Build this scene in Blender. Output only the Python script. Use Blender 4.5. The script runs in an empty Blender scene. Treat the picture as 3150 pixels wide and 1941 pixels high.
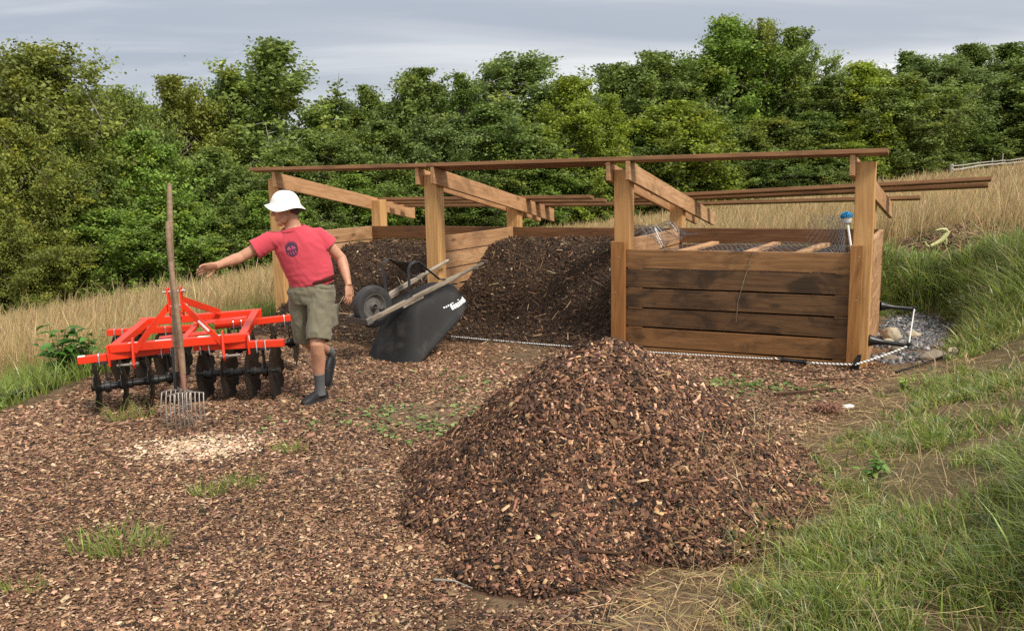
import bpy, bmesh, math, random
import numpy as np
from mathutils import Vector, Matrix, Euler, noise as mnoise
from mathutils.bvhtree import BVHTree
R = math.radians
rng = np.random.default_rng(7)
random.seed(7)
scene = bpy.context.scene
COL = scene.collection

# ------------------------------------------------------------------ camera
CH = 1.7
cam = bpy.data.cameras.new("camera"); camo = bpy.data.objects.new("camera", cam); COL.objects.link(camo)
cam.sensor_width = 36.0; cam.lens = 29.727; cam.clip_start = 0.05; cam.clip_end = 2000
PITCH, ROLL = 0.15616, 0.0200
_f = Vector((0, math.cos(PITCH), -math.sin(PITCH))); _u = Vector((0, math.sin(PITCH), math.cos(PITCH))); _r = Vector((1, 0, 0))
_R = _r*math.cos(ROLL) - _u*math.sin(ROLL); _U = _r*math.sin(ROLL) + _u*math.cos(ROLL)
M = Matrix((( _R.x, _U.x, -_f.x, 0), (_R.y, _U.y, -_f.y, 0), (_R.z, _U.z, -_f.z, CH), (0, 0, 0, 1)))
camo.matrix_world = M
scene.camera = camo
scene.view_settings.view_transform = 'Standard'; scene.view_settings.look = 'None'
scene.view_settings.exposure = 0.55; scene.view_settings.gamma = 1.0
scene.cycles.max_bounces = 6; scene.cycles.diffuse_bounces = 3; scene.cycles.glossy_bounces = 2
scene.cycles.transmission_bounces = 4; scene.cycles.transparent_max_bounces = 6
scene.cycles.use_denoising = False

# ------------------------------------------------------------------ sun
SUN_DIR = Vector((0.50, -0.48, 0.80)).normalized()
SUN_EL = math.asin(SUN_DIR.z); SUN_AZ = math.atan2(SUN_DIR.x, SUN_DIR.y)
sl = bpy.data.lights.new("sun", 'SUN'); sl.energy = 3.0; sl.angle = R(14); sl.color = (1.0, 0.93, 0.82)
so = bpy.data.objects.new("sun", sl); COL.objects.link(so)
so.rotation_euler = (-SUN_DIR).to_track_quat('-Z', 'Y').to_euler()

# ------------------------------------------------------------------ node helpers
class NT:
    def __init__(s, tree): s.t = tree; s.n = tree.nodes; s.l = tree.links
    def node(s, typ, **kw):
        n = s.n.new(typ)
        for k, v in kw.items(): setattr(n, k, v)
        return n
    def link(s, a, b): s.l.new(a, b)
    def inp(s, sock, v):
        if isinstance(v, bpy.types.NodeSocket): s.l.new(v, sock)
        else: sock.default_value = v
    def math(s, op, a, b=0.0, c=0.0, clamp=False):
        n = s.n.new('ShaderNodeMath'); n.operation = op; n.use_clamp = clamp
        s.inp(n.inputs[0], a); s.inp(n.inputs[1], b); s.inp(n.inputs[2], c); return n.outputs[0]
    def mix(s, f, a, b, mode='MIX'):
        n = s.n.new('ShaderNodeMix'); n.data_type = 'RGBA'; n.blend_type = mode; n.clamp_factor = True
        s.inp(n.inputs[0], f)
        for sk, v in ((n.inputs[6], a), (n.inputs[7], b)):
            if isinstance(v, bpy.types.NodeSocket): s.l.new(v, sk)
            else: sk.default_value = (*v[:3], 1)
        return n.outputs[2]
    def sstep(s, x, a, b):
        n = s.n.new('ShaderNodeMapRange'); n.interpolation_type = 'SMOOTHSTEP'
        s.inp(n.inputs[0], x); n.inputs[1].default_value = a; n.inputs[2].default_value = b
        return n.outputs[0]
    def noise(s, vec, scale, detail=3, rough=.55, dist=0.0, dim='3D', out=0):
        n = s.n.new('ShaderNodeTexNoise'); n.noise_dimensions = dim
        if vec is not None: s.l.new(vec, n.inputs['Vector'])
        n.inputs['Scale'].default_value = scale; n.inputs['Detail'].default_value = detail
        n.inputs['Roughness'].default_value = rough; n.inputs['Distortion'].default_value = dist
        return n.outputs[out]
    def scalevec(s, vec, sc, add=None):
        n = s.n.new('ShaderNodeVectorMath'); n.operation = 'MULTIPLY_ADD'
        s.l.new(vec, n.inputs[0]); n.inputs[1].default_value = sc
        if add is not None: s.inp(n.inputs[2], add)
        else: n.inputs[2].default_value = (0, 0, 0)
        return n.outputs[0]
    def ramp(s, f, stops):
        n = s.n.new('ShaderNodeValToRGB'); cr = n.color_ramp
        while len(cr.elements) > 1: cr.elements.remove(cr.elements[-1])
        for i, (p, c) in enumerate(stops):
            e = cr.elements[0] if i == 0 else cr.elements.new(p)
            e.position = p; e.color = (*c[:3], 1)
        s.inp(n.inputs[0], f); return n.outputs[0]
    def bump(s, h, strength=.3, dist=.01):
        n = s.n.new('ShaderNodeBump'); n.inputs['Strength'].default_value = strength; n.inputs['Distance'].default_value = dist
        s.l.new(h, n.inputs['Height']); return n.outputs[0]

def new_mat(name):
    m = bpy.data.materials.new(name); m.use_nodes = True
    t = NT(m.node_tree); t.n.clear()
    out = t.node('ShaderNodeOutputMaterial'); b = t.node('ShaderNodeBsdfPrincipled')
    t.link(b.outputs[0], out.inputs[0])
    return m, t, b, out

# ------------------------------------------------------------------ world: sky texture seen through broken cloud
def build_world():
    w = bpy.data.worlds.new("World"); scene.world = w; w.use_nodes = True
    t = NT(w.node_tree); t.n.clear()
    out = t.node('ShaderNodeOutputWorld'); bg = t.node('ShaderNodeBackground')
    t.link(bg.outputs[0], out.inputs[0])
    sky = t.node('ShaderNodeTexSky'); sky.sky_type = 'NISHITA'; sky.sun_disc = False
    sky.sun_elevation = SUN_EL; sky.sun_rotation = SUN_AZ
    tc = t.node('ShaderNodeTexCoord'); sep = t.node('ShaderNodeSeparateXYZ'); t.link(tc.outputs['Generated'], sep.inputs[0])
    x, y, z = sep.outputs
    zz = t.math('MAXIMUM', t.math('ADD', z, .10), .02)
    comb = t.node('ShaderNodeCombineXYZ')
    t.link(t.math('DIVIDE', x, zz), comb.inputs[0]); t.link(t.math('DIVIDE', y, zz), comb.inputs[1]); comb.inputs[2].default_value = 3.1
    v = comb.outputs[0]
    n1 = t.noise(t.scalevec(v, (.30, .85, 1)), .62, 6, .52, .45)
    n2 = t.noise(t.scalevec(v, (.16, .42, 1), (5.3, 1.7, 0)), .55, 4, .5, .3)
    n3 = t.noise(t.scalevec(v, (.55, 1.9, 1), (2.3, 9.7, 0)), .9, 6, .58, .6)
    # grey-blue cloud deck with soft layers
    deck = t.mix(t.sstep(n2, .36, .64), (.335, .37, .43), (.50, .525, .555))
    deck = t.mix(t.math('MULTIPLY', t.sstep(n3, .46, .74), .45), deck, (.68, .69, .70))
    # paler rents in it: streaks to the right, and a bright band low over the woods
    streak = t.math('MULTIPLY', t.sstep(n1, .47, .63), t.sstep(t.math('ADD', x, t.math('MULTIPLY', n2, .3)), -.22, .34))
    edge = t.math('ADD', z, t.math('MULTIPLY', t.math('SUBTRACT', n1, .5), .11))
    low = t.math('MULTIPLY', t.math('SUBTRACT', 1.0, t.sstep(edge, .10, .14)), t.sstep(t.math('ADD', x, t.math('MULTIPLY', t.math('SUBTRACT', n2, .5), .8)), -.30, .20))
    gap = t.math('MAXIMUM', t.math('MULTIPLY', streak, .72), low)
    glow = t.math('MULTIPLY', t.math('SUBTRACT', 1.0, t.sstep(z, .03, .15)), .30)
    cloud = t.mix(t.math('MAXIMUM', gap, glow), deck, (.93, .90, .87))
    # the deck is thinner and brighter overhead and behind, towards the sun
    up = t.sstep(z, .24, .62); back = t.sstep(y, .25, -.55)
    bright = t.math('MAXIMUM', up, back)
    cloud = t.mix(bright, cloud, (.78, .77, .75))
    skyc = t.node('ShaderNodeVectorMath', operation='SCALE'); t.link(sky.outputs[0], skyc.inputs[0]); skyc.inputs['Scale'].default_value = .10
    col = t.mix(.90, skyc.outputs[0], cloud)
    t.link(col, bg.inputs[0]); bg.inputs[1].default_value = 0.90
build_world()

# ------------------------------------------------------------------ object helpers
def tag(o, label=None, cat=None, group=None, kind=None):
    if label: o['label'] = label
    if cat: o['category'] = cat
    if group: o['group'] = group
    if kind: o['kind'] = kind
    return o
def empty(name, loc=(0, 0, 0), rot=None, label=None, cat=None, group=None):
    o = bpy.data.objects.new(name, None); COL.objects.link(o); o.location = loc; o.empty_display_size = .1
    if rot is not None: o.rotation_euler = rot
    return tag(o, label, cat, group)
def link(name, me, mat=None, parent=None, smooth=False):
    o = bpy.data.objects.new(name, me); COL.objects.link(o)
    if mat is not None and not me.materials: me.materials.append(mat)
    if parent is not None: o.parent = parent
    if smooth: me.polygons.foreach_set('use_smooth', np.ones(len(me.polygons), bool))
    return o
class MB:
    """collects plain shapes and links them as one mesh object"""
    def __init__(s): s.v = []; s.f = []
    def add(s, v, f):
        o = len(s.v); s.v += [tuple(p) for p in v]; s.f += [tuple(i+o for i in q) for q in f]; return s
    def box(s, c, d, rot=None):
        c = Vector(c); h = Vector(d)*.5; Q = rot if rot is not None else Matrix.Identity(3)
        v = [c + Q @ Vector((x*h.x, y*h.y, z*h.z)) for x in (-1, 1) for y in (-1, 1) for z in (-1, 1)]
        return s.add(v, [(0,1,3,2),(4,6,7,5),(0,4,5,1),(2,3,7,6),(0,2,6,4),(1,5,7,3)])
    def bar(s, a, b, w, h, up=(0, 0, 1), taper=1.0):
        a, b = Vector(a), Vector(b); t = (b-a).normalized(); sd = t.cross(Vector(up))
        if sd.length < 1e-4: sd = t.cross(Vector((0, 1, 0)))
        sd.normalize(); u = sd.cross(t)
        v = []
        for p, k in ((a, 1), (b, taper)):
            v += [p + sd*(i*w*.5*k) + u*(j*h*.5*k) for i, j in ((-1,-1),(1,-1),(1,1),(-1,1))]
        return s.add(v, [(0,1,2,3),(7,6,5,4),(0,4,5,1),(1,5,6,2),(2,6,7,3),(3,7,4,0)])
    def tube(s, pts, r, n=10, cap=True, side=None, flat=1.0):
        pts = [Vector(p) for p in pts]; m = len(pts)
        rs = r if isinstance(r, (list, tuple)) else [r]*m
        prev = Vector(side) if side is not None else None; v = []
        for i, p in enumerate(pts):
            t = (pts[min(i+1, m-1)] - pts[max(i-1, 0)]).normalized()
            if prev is None:
                prev = t.orthogonal()
            sd = prev - t*prev.dot(t)
            if sd.length < 1e-5: sd = t.orthogonal()
            sd.normalize(); prev = sd; u = t.cross(sd)
            ra, rb = rs[i] if isinstance(rs[i], (list, tuple)) else (rs[i], rs[i]*flat)
            v += [p + sd*(math.cos(2*math.pi*k/n)*ra) + u*(math.sin(2*math.pi*k/n)*rb) for k in range(n)]
        f = [(i*n+k, i*n+(k+1) % n, (i+1)*n+(k+1) % n, (i+1)*n+k) for i in range(m-1) for k in range(n)]
        if cap:
            f += [tuple(reversed(range(n))), tuple(range((m-1)*n, m*n))]
        return s.add(v, f)
    def lathe(s, c, axis, prof, n=24, cap=True):
        """prof: list of (radius, offset along axis)"""
        c = Vector(c); ax = Vector(axis).normalized(); a = ax.orthogonal().normalized(); b = ax.cross(a); v = []; m = len(prof)
        for r, z in prof:
            v += [c + ax*z + a*(r*math.cos(2*math.pi*k/n)) + b*(r*math.sin(2*math.pi*k/n)) for k in range(n)]
        f = [(i*n+k, i*n+(k+1) % n, (i+1)*n+(k+1) % n, (i+1)*n+k) for i in range(m-1) for k in range(n)]
        if cap: f += [tuple(reversed(range(n))), tuple(range((m-1)*n, m*n))]
        return s.add(v, f)
    def ball(s, c, r, n=12, m=8, rot=None):
        c = Vector(c); rr = Vector(r) if isinstance(r, (tuple, list)) else Vector((r, r, r)); Q = rot if rot is not None else Matrix.Identity(3)
        v = [c + Q @ Vector((0, 0, rr.z))]; f = []
        for i in range(1, m):
            th = math.pi*i/m
            v += [c + Q @ Vector((rr.x*math.sin(th)*math.cos(2*math.pi*k/n), rr.y*math.sin(th)*math.sin(2*math.pi*k/n), rr.z*math.cos(th))) for k in range(n)]
        v.append(c + Q @ Vector((0, 0, -rr.z)))
        f += [(0, 1+k, 1+(k+1) % n) for k in range(n)]
        for i in range(m-2):
            f += [(1+i*n+k, 1+(i+1)*n+k, 1+(i+1)*n+(k+1) % n, 1+i*n+(k+1) % n) for k in range(n)]
        L = len(v)-1; f += [(L, 1+(m-2)*n+(k+1) % n, 1+(m-2)*n+k) for k in range(n)]
        return s.add(v, f)
    def prism(s, poly, a, b):
        """poly: list of 3-D points, extruded from offset vector a to offset vector b"""
        n = len(poly); a, b = Vector(a), Vector(b)
        v = [Vector(p)+a for p in poly] + [Vector(p)+b for p in poly]
        return s.add(v, [tuple(reversed(range(n))), tuple(range(n, 2*n))] + [(i, (i+1) % n, n+(i+1) % n, n+i) for i in range(n)])
    def mesh(s, name, origin=None):
        v = s.v if origin is None else [tuple(Vector(p)-Vector(origin)) for p in s.v]
        me = bpy.data.meshes.new(name); me.from_pydata(v, [], s.f); me.update()
        bm = bmesh.new(); bm.from_mesh(me); bmesh.ops.recalc_face_normals(bm, faces=bm.faces); bm.to_mesh(me); bm.free()
        return me
    def build(s, name, mat, parent=None, smooth=False, bevel=0.0, origin=None, seg=2):
        if origin is None and parent is not None and parent.get('_world'): origin = parent.location
        o = link(name, s.mesh(name, origin), mat, parent)
        if smooth:
            for p in o.data.polygons: p.use_smooth = True
            sm = o.data
            try: sm.set_sharp_from_angle(angle=R(40))
            except Exception: pass
        if bevel:
            m = o.modifiers.new('bevel', 'BEVEL'); m.width = bevel; m.segments = seg; m.limit_method = 'ANGLE'; m.angle_limit = R(35)
        return o
def world_root(name, loc, label, cat, group=None):
    o = empty(name, loc, None, label, cat, group); o['_world'] = 1; return o
def np_mesh(name, V, F, col=None):
    """V (n,3), F (m,k) ; col (m,3) per face"""
    me = bpy.data.meshes.new(name); n, m, k = len(V), len(F), F.shape[1]
    me.vertices.add(n); me.vertices.foreach_set('co', np.ascontiguousarray(V, np.float32).ravel())
    me.loops.add(m*k); me.loops.foreach_set('vertex_index', np.ascontiguousarray(F, np.int32).ravel())
    me.polygons.add(m); me.polygons.foreach_set('loop_start', np.arange(0, m*k, k, dtype=np.int32))
    me.polygons.foreach_set('loop_total', np.full(m, k, np.int32))
    if col is not None:
        a = me.attributes.new('col', 'FLOAT_COLOR', 'FACE')
        a.data.foreach_set('color', np.concatenate([col, np.ones((m, 1))], 1).astype(np.float32).ravel())
    me.update(calc_edges=True)
    return me
def nrm(a): return a/np.maximum(np.linalg.norm(a, axis=-1, keepdims=True), 1e-9)
def ss(a, b, x):
    t = np.clip((x-a)/(b-a), 0, 1); return t*t*(3-2*t)
def vnoise(x, y, s, seed=0):
    """smooth 2-D value noise in 0..1"""
    x = np.asarray(x)*s+seed*17.3; y = np.asarray(y)*s+seed*31.7
    xi = np.floor(x).astype(np.int64); yi = np.floor(y).astype(np.int64); xf = x-xi; yf = y-yi
    def h(i, j):
        k = (i*374761393 + j*668265263 + seed*1274126177) & 0xffffffff
        k = ((k ^ (k >> 13))*1274126177) & 0xffffffff
        return ((k ^ (k >> 16)) & 0xffff)/65535.
    u = xf*xf*(3-2*xf); v = yf*yf*(3-2*yf)
    return (h(xi, yi)*(1-u)+h(xi+1, yi)*u)*(1-v) + (h(xi, yi+1)*(1-u)+h(xi+1, yi+1)*u)*v
def fbm(x, y, s, seed=0, o=4):
    r = 0; a = .5
    for i in range(o): r = r + a*vnoise(x, y, s*2**i, seed+i); a *= .5
    return r/(1-.5**o)
# ------------------------------------------------------------------ materials
def simple(name, col, rough=.6, metal=0.0, var=.12, scale=25.0, spec=.4, bump=0.0, dirt=None, dirt_amt=.4, dirt_scale=6.0):
    m, t, b, _ = new_mat(name)
    tc = t.node('ShaderNodeTexCoord'); ob = tc.outputs['Object']
    n = t.noise(ob, scale, 4, .6)
    lo = tuple(c*(1-var) for c in col); hi = tuple(min(1, c*(1+var)) for c in col)
    c = t.mix(n, lo, hi)
    if dirt is not None:
        d = t.noise(ob, dirt_scale, 5, .62, .4)
        c = t.mix(t.math('MULTIPLY', t.sstep(d, .48, .68), dirt_amt), c, dirt)
    t.link(c, b.inputs['Base Color']); b.inputs['Metallic'].default_value = metal
    t.inp(b.inputs['Roughness'], t.math('ADD', t.math('MULTIPLY', n, .18), rough-.09))
    b.inputs['Specular IOR Level'].default_value = spec
    if bump: t.link(t.bump(n, bump, .004), b.inputs['Normal'])
    return m
def wood(name, light, dark, stain, stain_amt=.3, stain_lo=.5, rough=.7, grain=1.0, knots=1.0, wet=0.0):
    """sawn timber: the grain runs along the piece's own X axis and differs from piece to piece"""
    m, t, b, _ = new_mat(name)
    tc = t.node('ShaderNodeTexCoord'); oi = t.node('ShaderNodeObjectInfo')
    sh = t.node('ShaderNodeCombineXYZ'); r = oi.outputs['Random']
    for i, k in enumerate((37.0, 61.0, 23.0)): t.link(t.math('MULTIPLY', r, k), sh.inputs[i])
    ob = tc.outputs['Object']
    vg = t.scalevec(ob, (1.1, 22, 22), sh.outputs[0])
    vr = t.scalevec(ob, (.7, 7, 7), sh.outputs[0])
    vs = t.scalevec(ob, (1.6, 3.2, 3.2), sh.outputs[0])
    g = t.noise(vg, 2.2, 5, .6, .3); rg = t.noise(vr, 1.3, 3, .5, 1.2); s = t.noise(vs, 1.5, 5, .62, .5)
    rings = t.math('PINGPONG', t.math('MULTIPLY', rg, 9.0), 1.0)
    f = t.math('ADD', t.math('MULTIPLY', g, .75*grain), t.math('MULTIPLY', rings, .3*grain))
    c = t.mix(t.sstep(f, .2, .85), dark, light)
    # each piece is a little lighter, darker or redder
    c = t.mix(t.math('MULTIPLY', r, .45), c, tuple(x*y for x, y in zip(dark, (1.0, .92, .85))))
    c = t.mix(t.math('MULTIPLY', t.sstep(s, stain_lo, stain_lo+.2), stain_amt), c, stain)
    # long weathered streaks
    st = t.noise(t.scalevec(ob, (.5, 14, 14), sh.outputs[0]), 1.0, 4, .6)
    c = t.mix(t.math('MULTIPLY', t.sstep(st, .55, .8), .35*grain), c, tuple(x*.55 for x in dark))
    if knots:
        vo = t.node('ShaderNodeTexVoronoi'); t.link(t.scalevec(ob, (2.0, 5.5, 5.5), sh.outputs[0]), vo.inputs['Vector']); vo.inputs['Scale'].default_value = 1.0
        k = t.math('SUBTRACT', 1.0, t.sstep(vo.outputs['Distance'], .05, .17))
        c = t.mix(t.math('MULTIPLY', k, .75*knots), c, tuple(x*.35 for x in dark))
    t.link(c, b.inputs['Base Color'])
    t.inp(b.inputs['Roughness'], t.math('SUBTRACT', rough, t.math('MULTIPLY', s, .2)))
    b.inputs['Specular IOR Level'].default_value = .35
    t.link(t.bump(t.math('ADD', g, t.math('MULTIPLY', s, .5)), .35, .004), b.inputs['Normal'])
    return m
def facecol(name, rough=.75, spec=.3, noise_s=60.0, var=.25, trans=0.0, objcol=False, coat=0.0):
    """colour comes from each face's own 'col' (each chip, blade or leaf has its own)"""
    m, t, b, out = new_mat(name)
    at = t.node('ShaderNodeAttribute', attribute_name='col'); c = at.outputs['Color']
    if noise_s:
        tc = t.node('ShaderNodeTexCoord'); n = t.noise(tc.outputs['Object'], noise_s, 2, .5)
        hs = t.node('ShaderNodeHueSaturation'); t.link(c, hs.inputs['Color']); t.link(t.math('ADD', t.math('MULTIPLY', n, 2*var), 1-var), hs.inputs['Value']); c = hs.outputs[0]
    if objcol:
        oi = t.node('ShaderNodeObjectInfo'); c = t.mix(1.0, c, oi.outputs['Color'], 'MULTIPLY')
    t.link(c, b.inputs['Base Color']); b.inputs['Roughness'].default_value = rough; b.inputs['Specular IOR Level'].default_value = spec
    if trans:
        tr = t.node('ShaderNodeBsdfTranslucent'); t.link(c, tr.inputs[0])
        mx = t.node('ShaderNodeMixShader'); mx.inputs[0].default_value = trans
        t.link(b.outputs[0], mx.inputs[1]); t.link(tr.outputs[0], mx.inputs[2]); t.link(mx.outputs[0], out.inputs[0])
    return m

MT = {}
MT['post'] = wood('post_timber', (.64, .395, .170), (.43, .225, .080), (.26, .125, .05), .35, .56, knots=.9)
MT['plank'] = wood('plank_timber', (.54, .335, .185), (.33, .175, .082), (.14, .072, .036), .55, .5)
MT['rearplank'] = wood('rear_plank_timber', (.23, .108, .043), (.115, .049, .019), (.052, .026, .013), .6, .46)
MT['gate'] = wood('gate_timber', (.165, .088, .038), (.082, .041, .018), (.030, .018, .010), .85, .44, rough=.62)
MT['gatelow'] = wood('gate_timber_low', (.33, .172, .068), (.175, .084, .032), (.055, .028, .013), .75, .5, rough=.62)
MT['stop'] = wood('stop_timber', (.40, .195, .062), (.235, .10, .030), (.050, .022, .010), .75, .56, rough=.6)
MT['rafter'] = wood('rafter_timber', (.60, .375, .205), (.37, .195, .088), (.19, .098, .048), .6, .50)
MT['purlin'] = wood('purlin_timber', (.31, .160, .072), (.165, .078, .034), (.055, .027, .014), .5, .5)
MT['oldwood'] = wood('weathered_handle_wood', (.40, .35, .285), (.19, .155, .115), (.065, .052, .040), .8, .45, rough=.8, knots=0)
MT['forkwood'] = wood('worn_fork_handle_wood', (.33, .235, .155), (.19, .125, .077), (.075, .048, .030), .6, .5, rough=.7, knots=0)
MT['chips'] = facecol('wood_chips', .72, .3, 45, .28)
MT['compost'] = facecol('compost_bits', .8, .25, 40, .3)
MT['grass'] = facecol('grass_blades', .38, .5, 0, 0, .35)
MT['drygrass'] = facecol('dry_grass', .7, .2, 0, 0, .3)
MT['leaf'] = facecol('leaves', .5, .3, 0, 0, .33, True)
MT['weed'] = facecol('weed_leaves', .5, .35, 0, 0, .3)
MT['bark'] = simple('bark', (.21, .185, .15), .85, var=.4, scale=9, bump=.4, dirt=(.2, .19, .165), dirt_amt=.5)
MT['bark2'] = simple('pale_bark', (.30, .285, .245), .85, var=.3, scale=9, bump=.4, dirt=(.14, .12, .10), dirt_amt=.6)
MT['red'] = simple('orange_red_paint', (.80, .045, .014), .32, var=.05, scale=8, spec=.5, dirt=(.42, .05, .025), dirt_amt=.35, dirt_scale=9)
MT['black'] = simple('black_painted_steel', (.016, .016, .017), .42, var=.3, scale=14, spec=.5, dirt=(.05, .042, .034), dirt_amt=.5)
MT['disc'] = simple('dark_disc_steel', (.017, .0165, .016), .36, .35, .3, 12, .5, dirt=(.05, .038, .028), dirt_amt=.6, dirt_scale=7)
MT['zinc'] = simple('zinc_plated_steel', (.62, .60, .56), .35, .9, .15, 30)
MT['tine'] = simple('worn_tine_steel', (.30, .275, .25), .45, .75, .25, 40, dirt=(.16, .10, .06), dirt_amt=.7, dirt_scale=20)
MT['rust'] = simple('rusty_collar', (.27, .135, .095), .7, .2, .3, 40)
MT['tray'] = simple('dusty_black_tray', (.0125, .0125, .0132), .62, var=.3, scale=10, spec=.22, dirt=(.050, .044, .039), dirt_amt=.6, dirt_scale=5)
MT['tyre'] = simple('tyre_rubber', (.034, .034, .036), .7, var=.25, scale=18, dirt=(.085, .078, .07), dirt_amt=.5, dirt_scale=8)
MT['rim'] = simple('grey_wheel_rim', (.145, .14, .132), .5, .3, .25, 20, dirt=(.085, .06, .04), dirt_amt=.6)
MT['decal'] = simple('white_decal', (.85, .85, .84), .45, var=.03)
MT['white'] = simple('white_plastic', (.80, .80, .78), .4, var=.05)
MT['blackplastic'] = simple('black_plastic', (.013, .013, .014), .35, var=.2)
MT['blue'] = simple('blue_bristles', (.012, .20, .42), .6, var=.35, scale=60, bump=.5)
MT['rock'] = simple('pale_field_stone', (.42, .355, .255), .85, var=.3, scale=9, bump=.5, dirt=(.22, .17, .12), dirt_amt=.6)
MT['rock2'] = simple('brown_grey_stone', (.20, .165, .125), .85, var=.35, scale=9, bump=.5, dirt=(.10, .075, .055), dirt_amt=.6)
MT['wire'] = simple('galvanised_wire', (.24, .245, .25), .45, .6, .2, 30)
MT['fencewood'] = simple('silvered_fence_wood', (.40, .37, .33), .85, var=.3, scale=12, bump=.3)
MT['stalk'] = simple('pale_green_stalk', (.52, .52, .235), .5, var=.2, scale=30)
MT['skin'] = None

# ------------------------------------------------------------------ ground
BENCH = np.array([(-6.2,-6),(-5.0,3.0),(-4.35,5.4),(-4.02,6.42),(-3.96,6.92),(-3.84,7.57),(-3.62,8.4),(-3.3,10.0),(-2.75,11.7),(-2.2,12.75),
    (4.25,9.75),(4.6,9.95),(4.85,9.7),(4.8,9.2),(4.33,8.36),(2.96,6.69),(1.95,5.55),(1.42,4.75),(1.04,4.2),(.74,3.66),(.44,3.3),(.42,2.8),(.62,2.0),(1.0,-6)])
def bench_sd(x, y):
    """signed distance to the flat yard (negative inside)"""
    x = np.asarray(x, float); y = np.asarray(y, float); P = BENCH; Q = np.roll(P, -1, 0)
    best = np.full(x.shape, 1e9); inside = np.zeros(x.shape, bool)
    for (ax, ay), (bx, by) in zip(P, Q):
        dx, dy = bx-ax, by-ay; t = np.clip(((x-ax)*dx+(y-ay)*dy)/(dx*dx+dy*dy), 0, 1)
        best = np.minimum(best, (x-ax-t*dx)**2+(y-ay-t*dy)**2)
        c = ((ay > y) != (by > y)) & (x < (bx-ax)*(y-ay)/(by-ay+1e-12)+ax); inside ^= c
    d = np.sqrt(best); return np.where(inside, -d, d)
def ground(x, y):
    x = np.asarray(x, float); y = np.asarray(y, float); sd = bench_sd(x, y)
    hill = .1*x+.06-.03*(y-12)-.012*np.maximum(0, y-14)+.18*ss(8, 20, x)-.45*ss(5, 13, -x)
    hill = hill 
    wd = np.where(x > 0, np.interp(y, [6.0, 8.0, 9.0], [2.5, 1.5, .8]), 1.6)
    k = ss(0, 1, sd/wd)
    far = ss(2, 14, np.hypot(x, y-4))
    bumps = (fbm(x, y, 1.6, 3)-.5)*(.05+.09*k) + (fbm(x, y, .25, 9)-.5)*.35*far*k
    return hill*k + bumps
# pile of chips in the middle of the yard
def pile(x, y):
    x = np.asarray(x, float); y = np.asarray(y, float)
    a = np.arctan2(y-4.72, x-.56); r = np.hypot(x-.56, y-4.72)
    Rr = 1.22 + .015*np.cos(a+.1) + .03*np.cos(2*a) + .05*np.cos(a-2.6) + .10*np.sin(-a) + .05*np.sin(5*a+1) + .04*np.sin(9*a)
    t = r/Rr
    h = .865*np.maximum(0, 1.0-t**1.32)**.96
    r2 = np.hypot((x-.12)/1.08, y-3.64)/.46
    h2 = .30*np.maximum(0, 1.02-np.sqrt(r2*r2+.03))
    h = np.log(np.exp(9*h)+np.exp(9*h2))/9 - math.log(2)/9
    h = np.where((t > 1.05) & (r2 > 1.05), 0, h)
    return np.maximum(h, 0) + (fbm(x, y, 3.0, 21)-.5)*.10*ss(0, .25, h)
def surf(x, y): return ground(x, y)+pile(x, y)
def zones(x, y):
    sd = bench_sd(x, y); n = fbm(x, y, .9, 40); n2 = fbm(x, y, 3.0, 44)
    mulch = ss(.10, -.25, sd + (n-.5)*.5) * ss(.35, .55, n2*.5 + .45 - .25*ss(.3, .0, np.abs(x-.1)/4))
    # worn soil: in front of the gate, a trodden patch left of the pile, the strip along the bank
    soil = ss(1.0, .2, np.hypot((x+.75)/1.25, (y-6.15)/.85)) * 1.0 + ss(1.0, .3, np.hypot((x-1.9)/1.2, (y-6.5)/.55))*.7 + ss(.55, .1, np.hypot((x-.45)/.5, (y-3.0)/.5))
    pale = ss(1, .2, np.hypot((x+2.08)/.62, (y-5.42)/.42))
    left = ss(-.05, .3, sd)*(x < 0)
    dist = np.hypot(x, y-3)
    dry = np.where(x < 0, ss(.55, 1.5, sd), ss(4.1, 5.3, (y-5.8)*.72+ (x-3.)*.25 + (n-.5)*1.2)*ss(.3, 1.1, sd))
    dry = np.where((y > 11.5) & (sd > .2), 1, dry)
    green = np.clip(ss(.12, .75, sd + (n-.5)*.7 + .5*ss(7.4, 8.6, y)*(x > 0)), 0, 1)*ss(-.02, .12, sd)*(1-dry)
    gravel = ss(.25, -.1, np.abs((x-4.55)*.87-(y-9.2)*.5)*.9-.25)*ss(7.9, 8.6, y)*ss(11.0, 10.2, y)*ss(3.55, 3.85, x) + ss(.5, .2, np.hypot(x-3.72, (y-7.75)/.6))
    gravel = gravel*ss(.22, .02, sd)
    return mulch, green, dry, np.clip(gravel, 0, 1), np.clip(soil, 0, 1), pale
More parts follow.
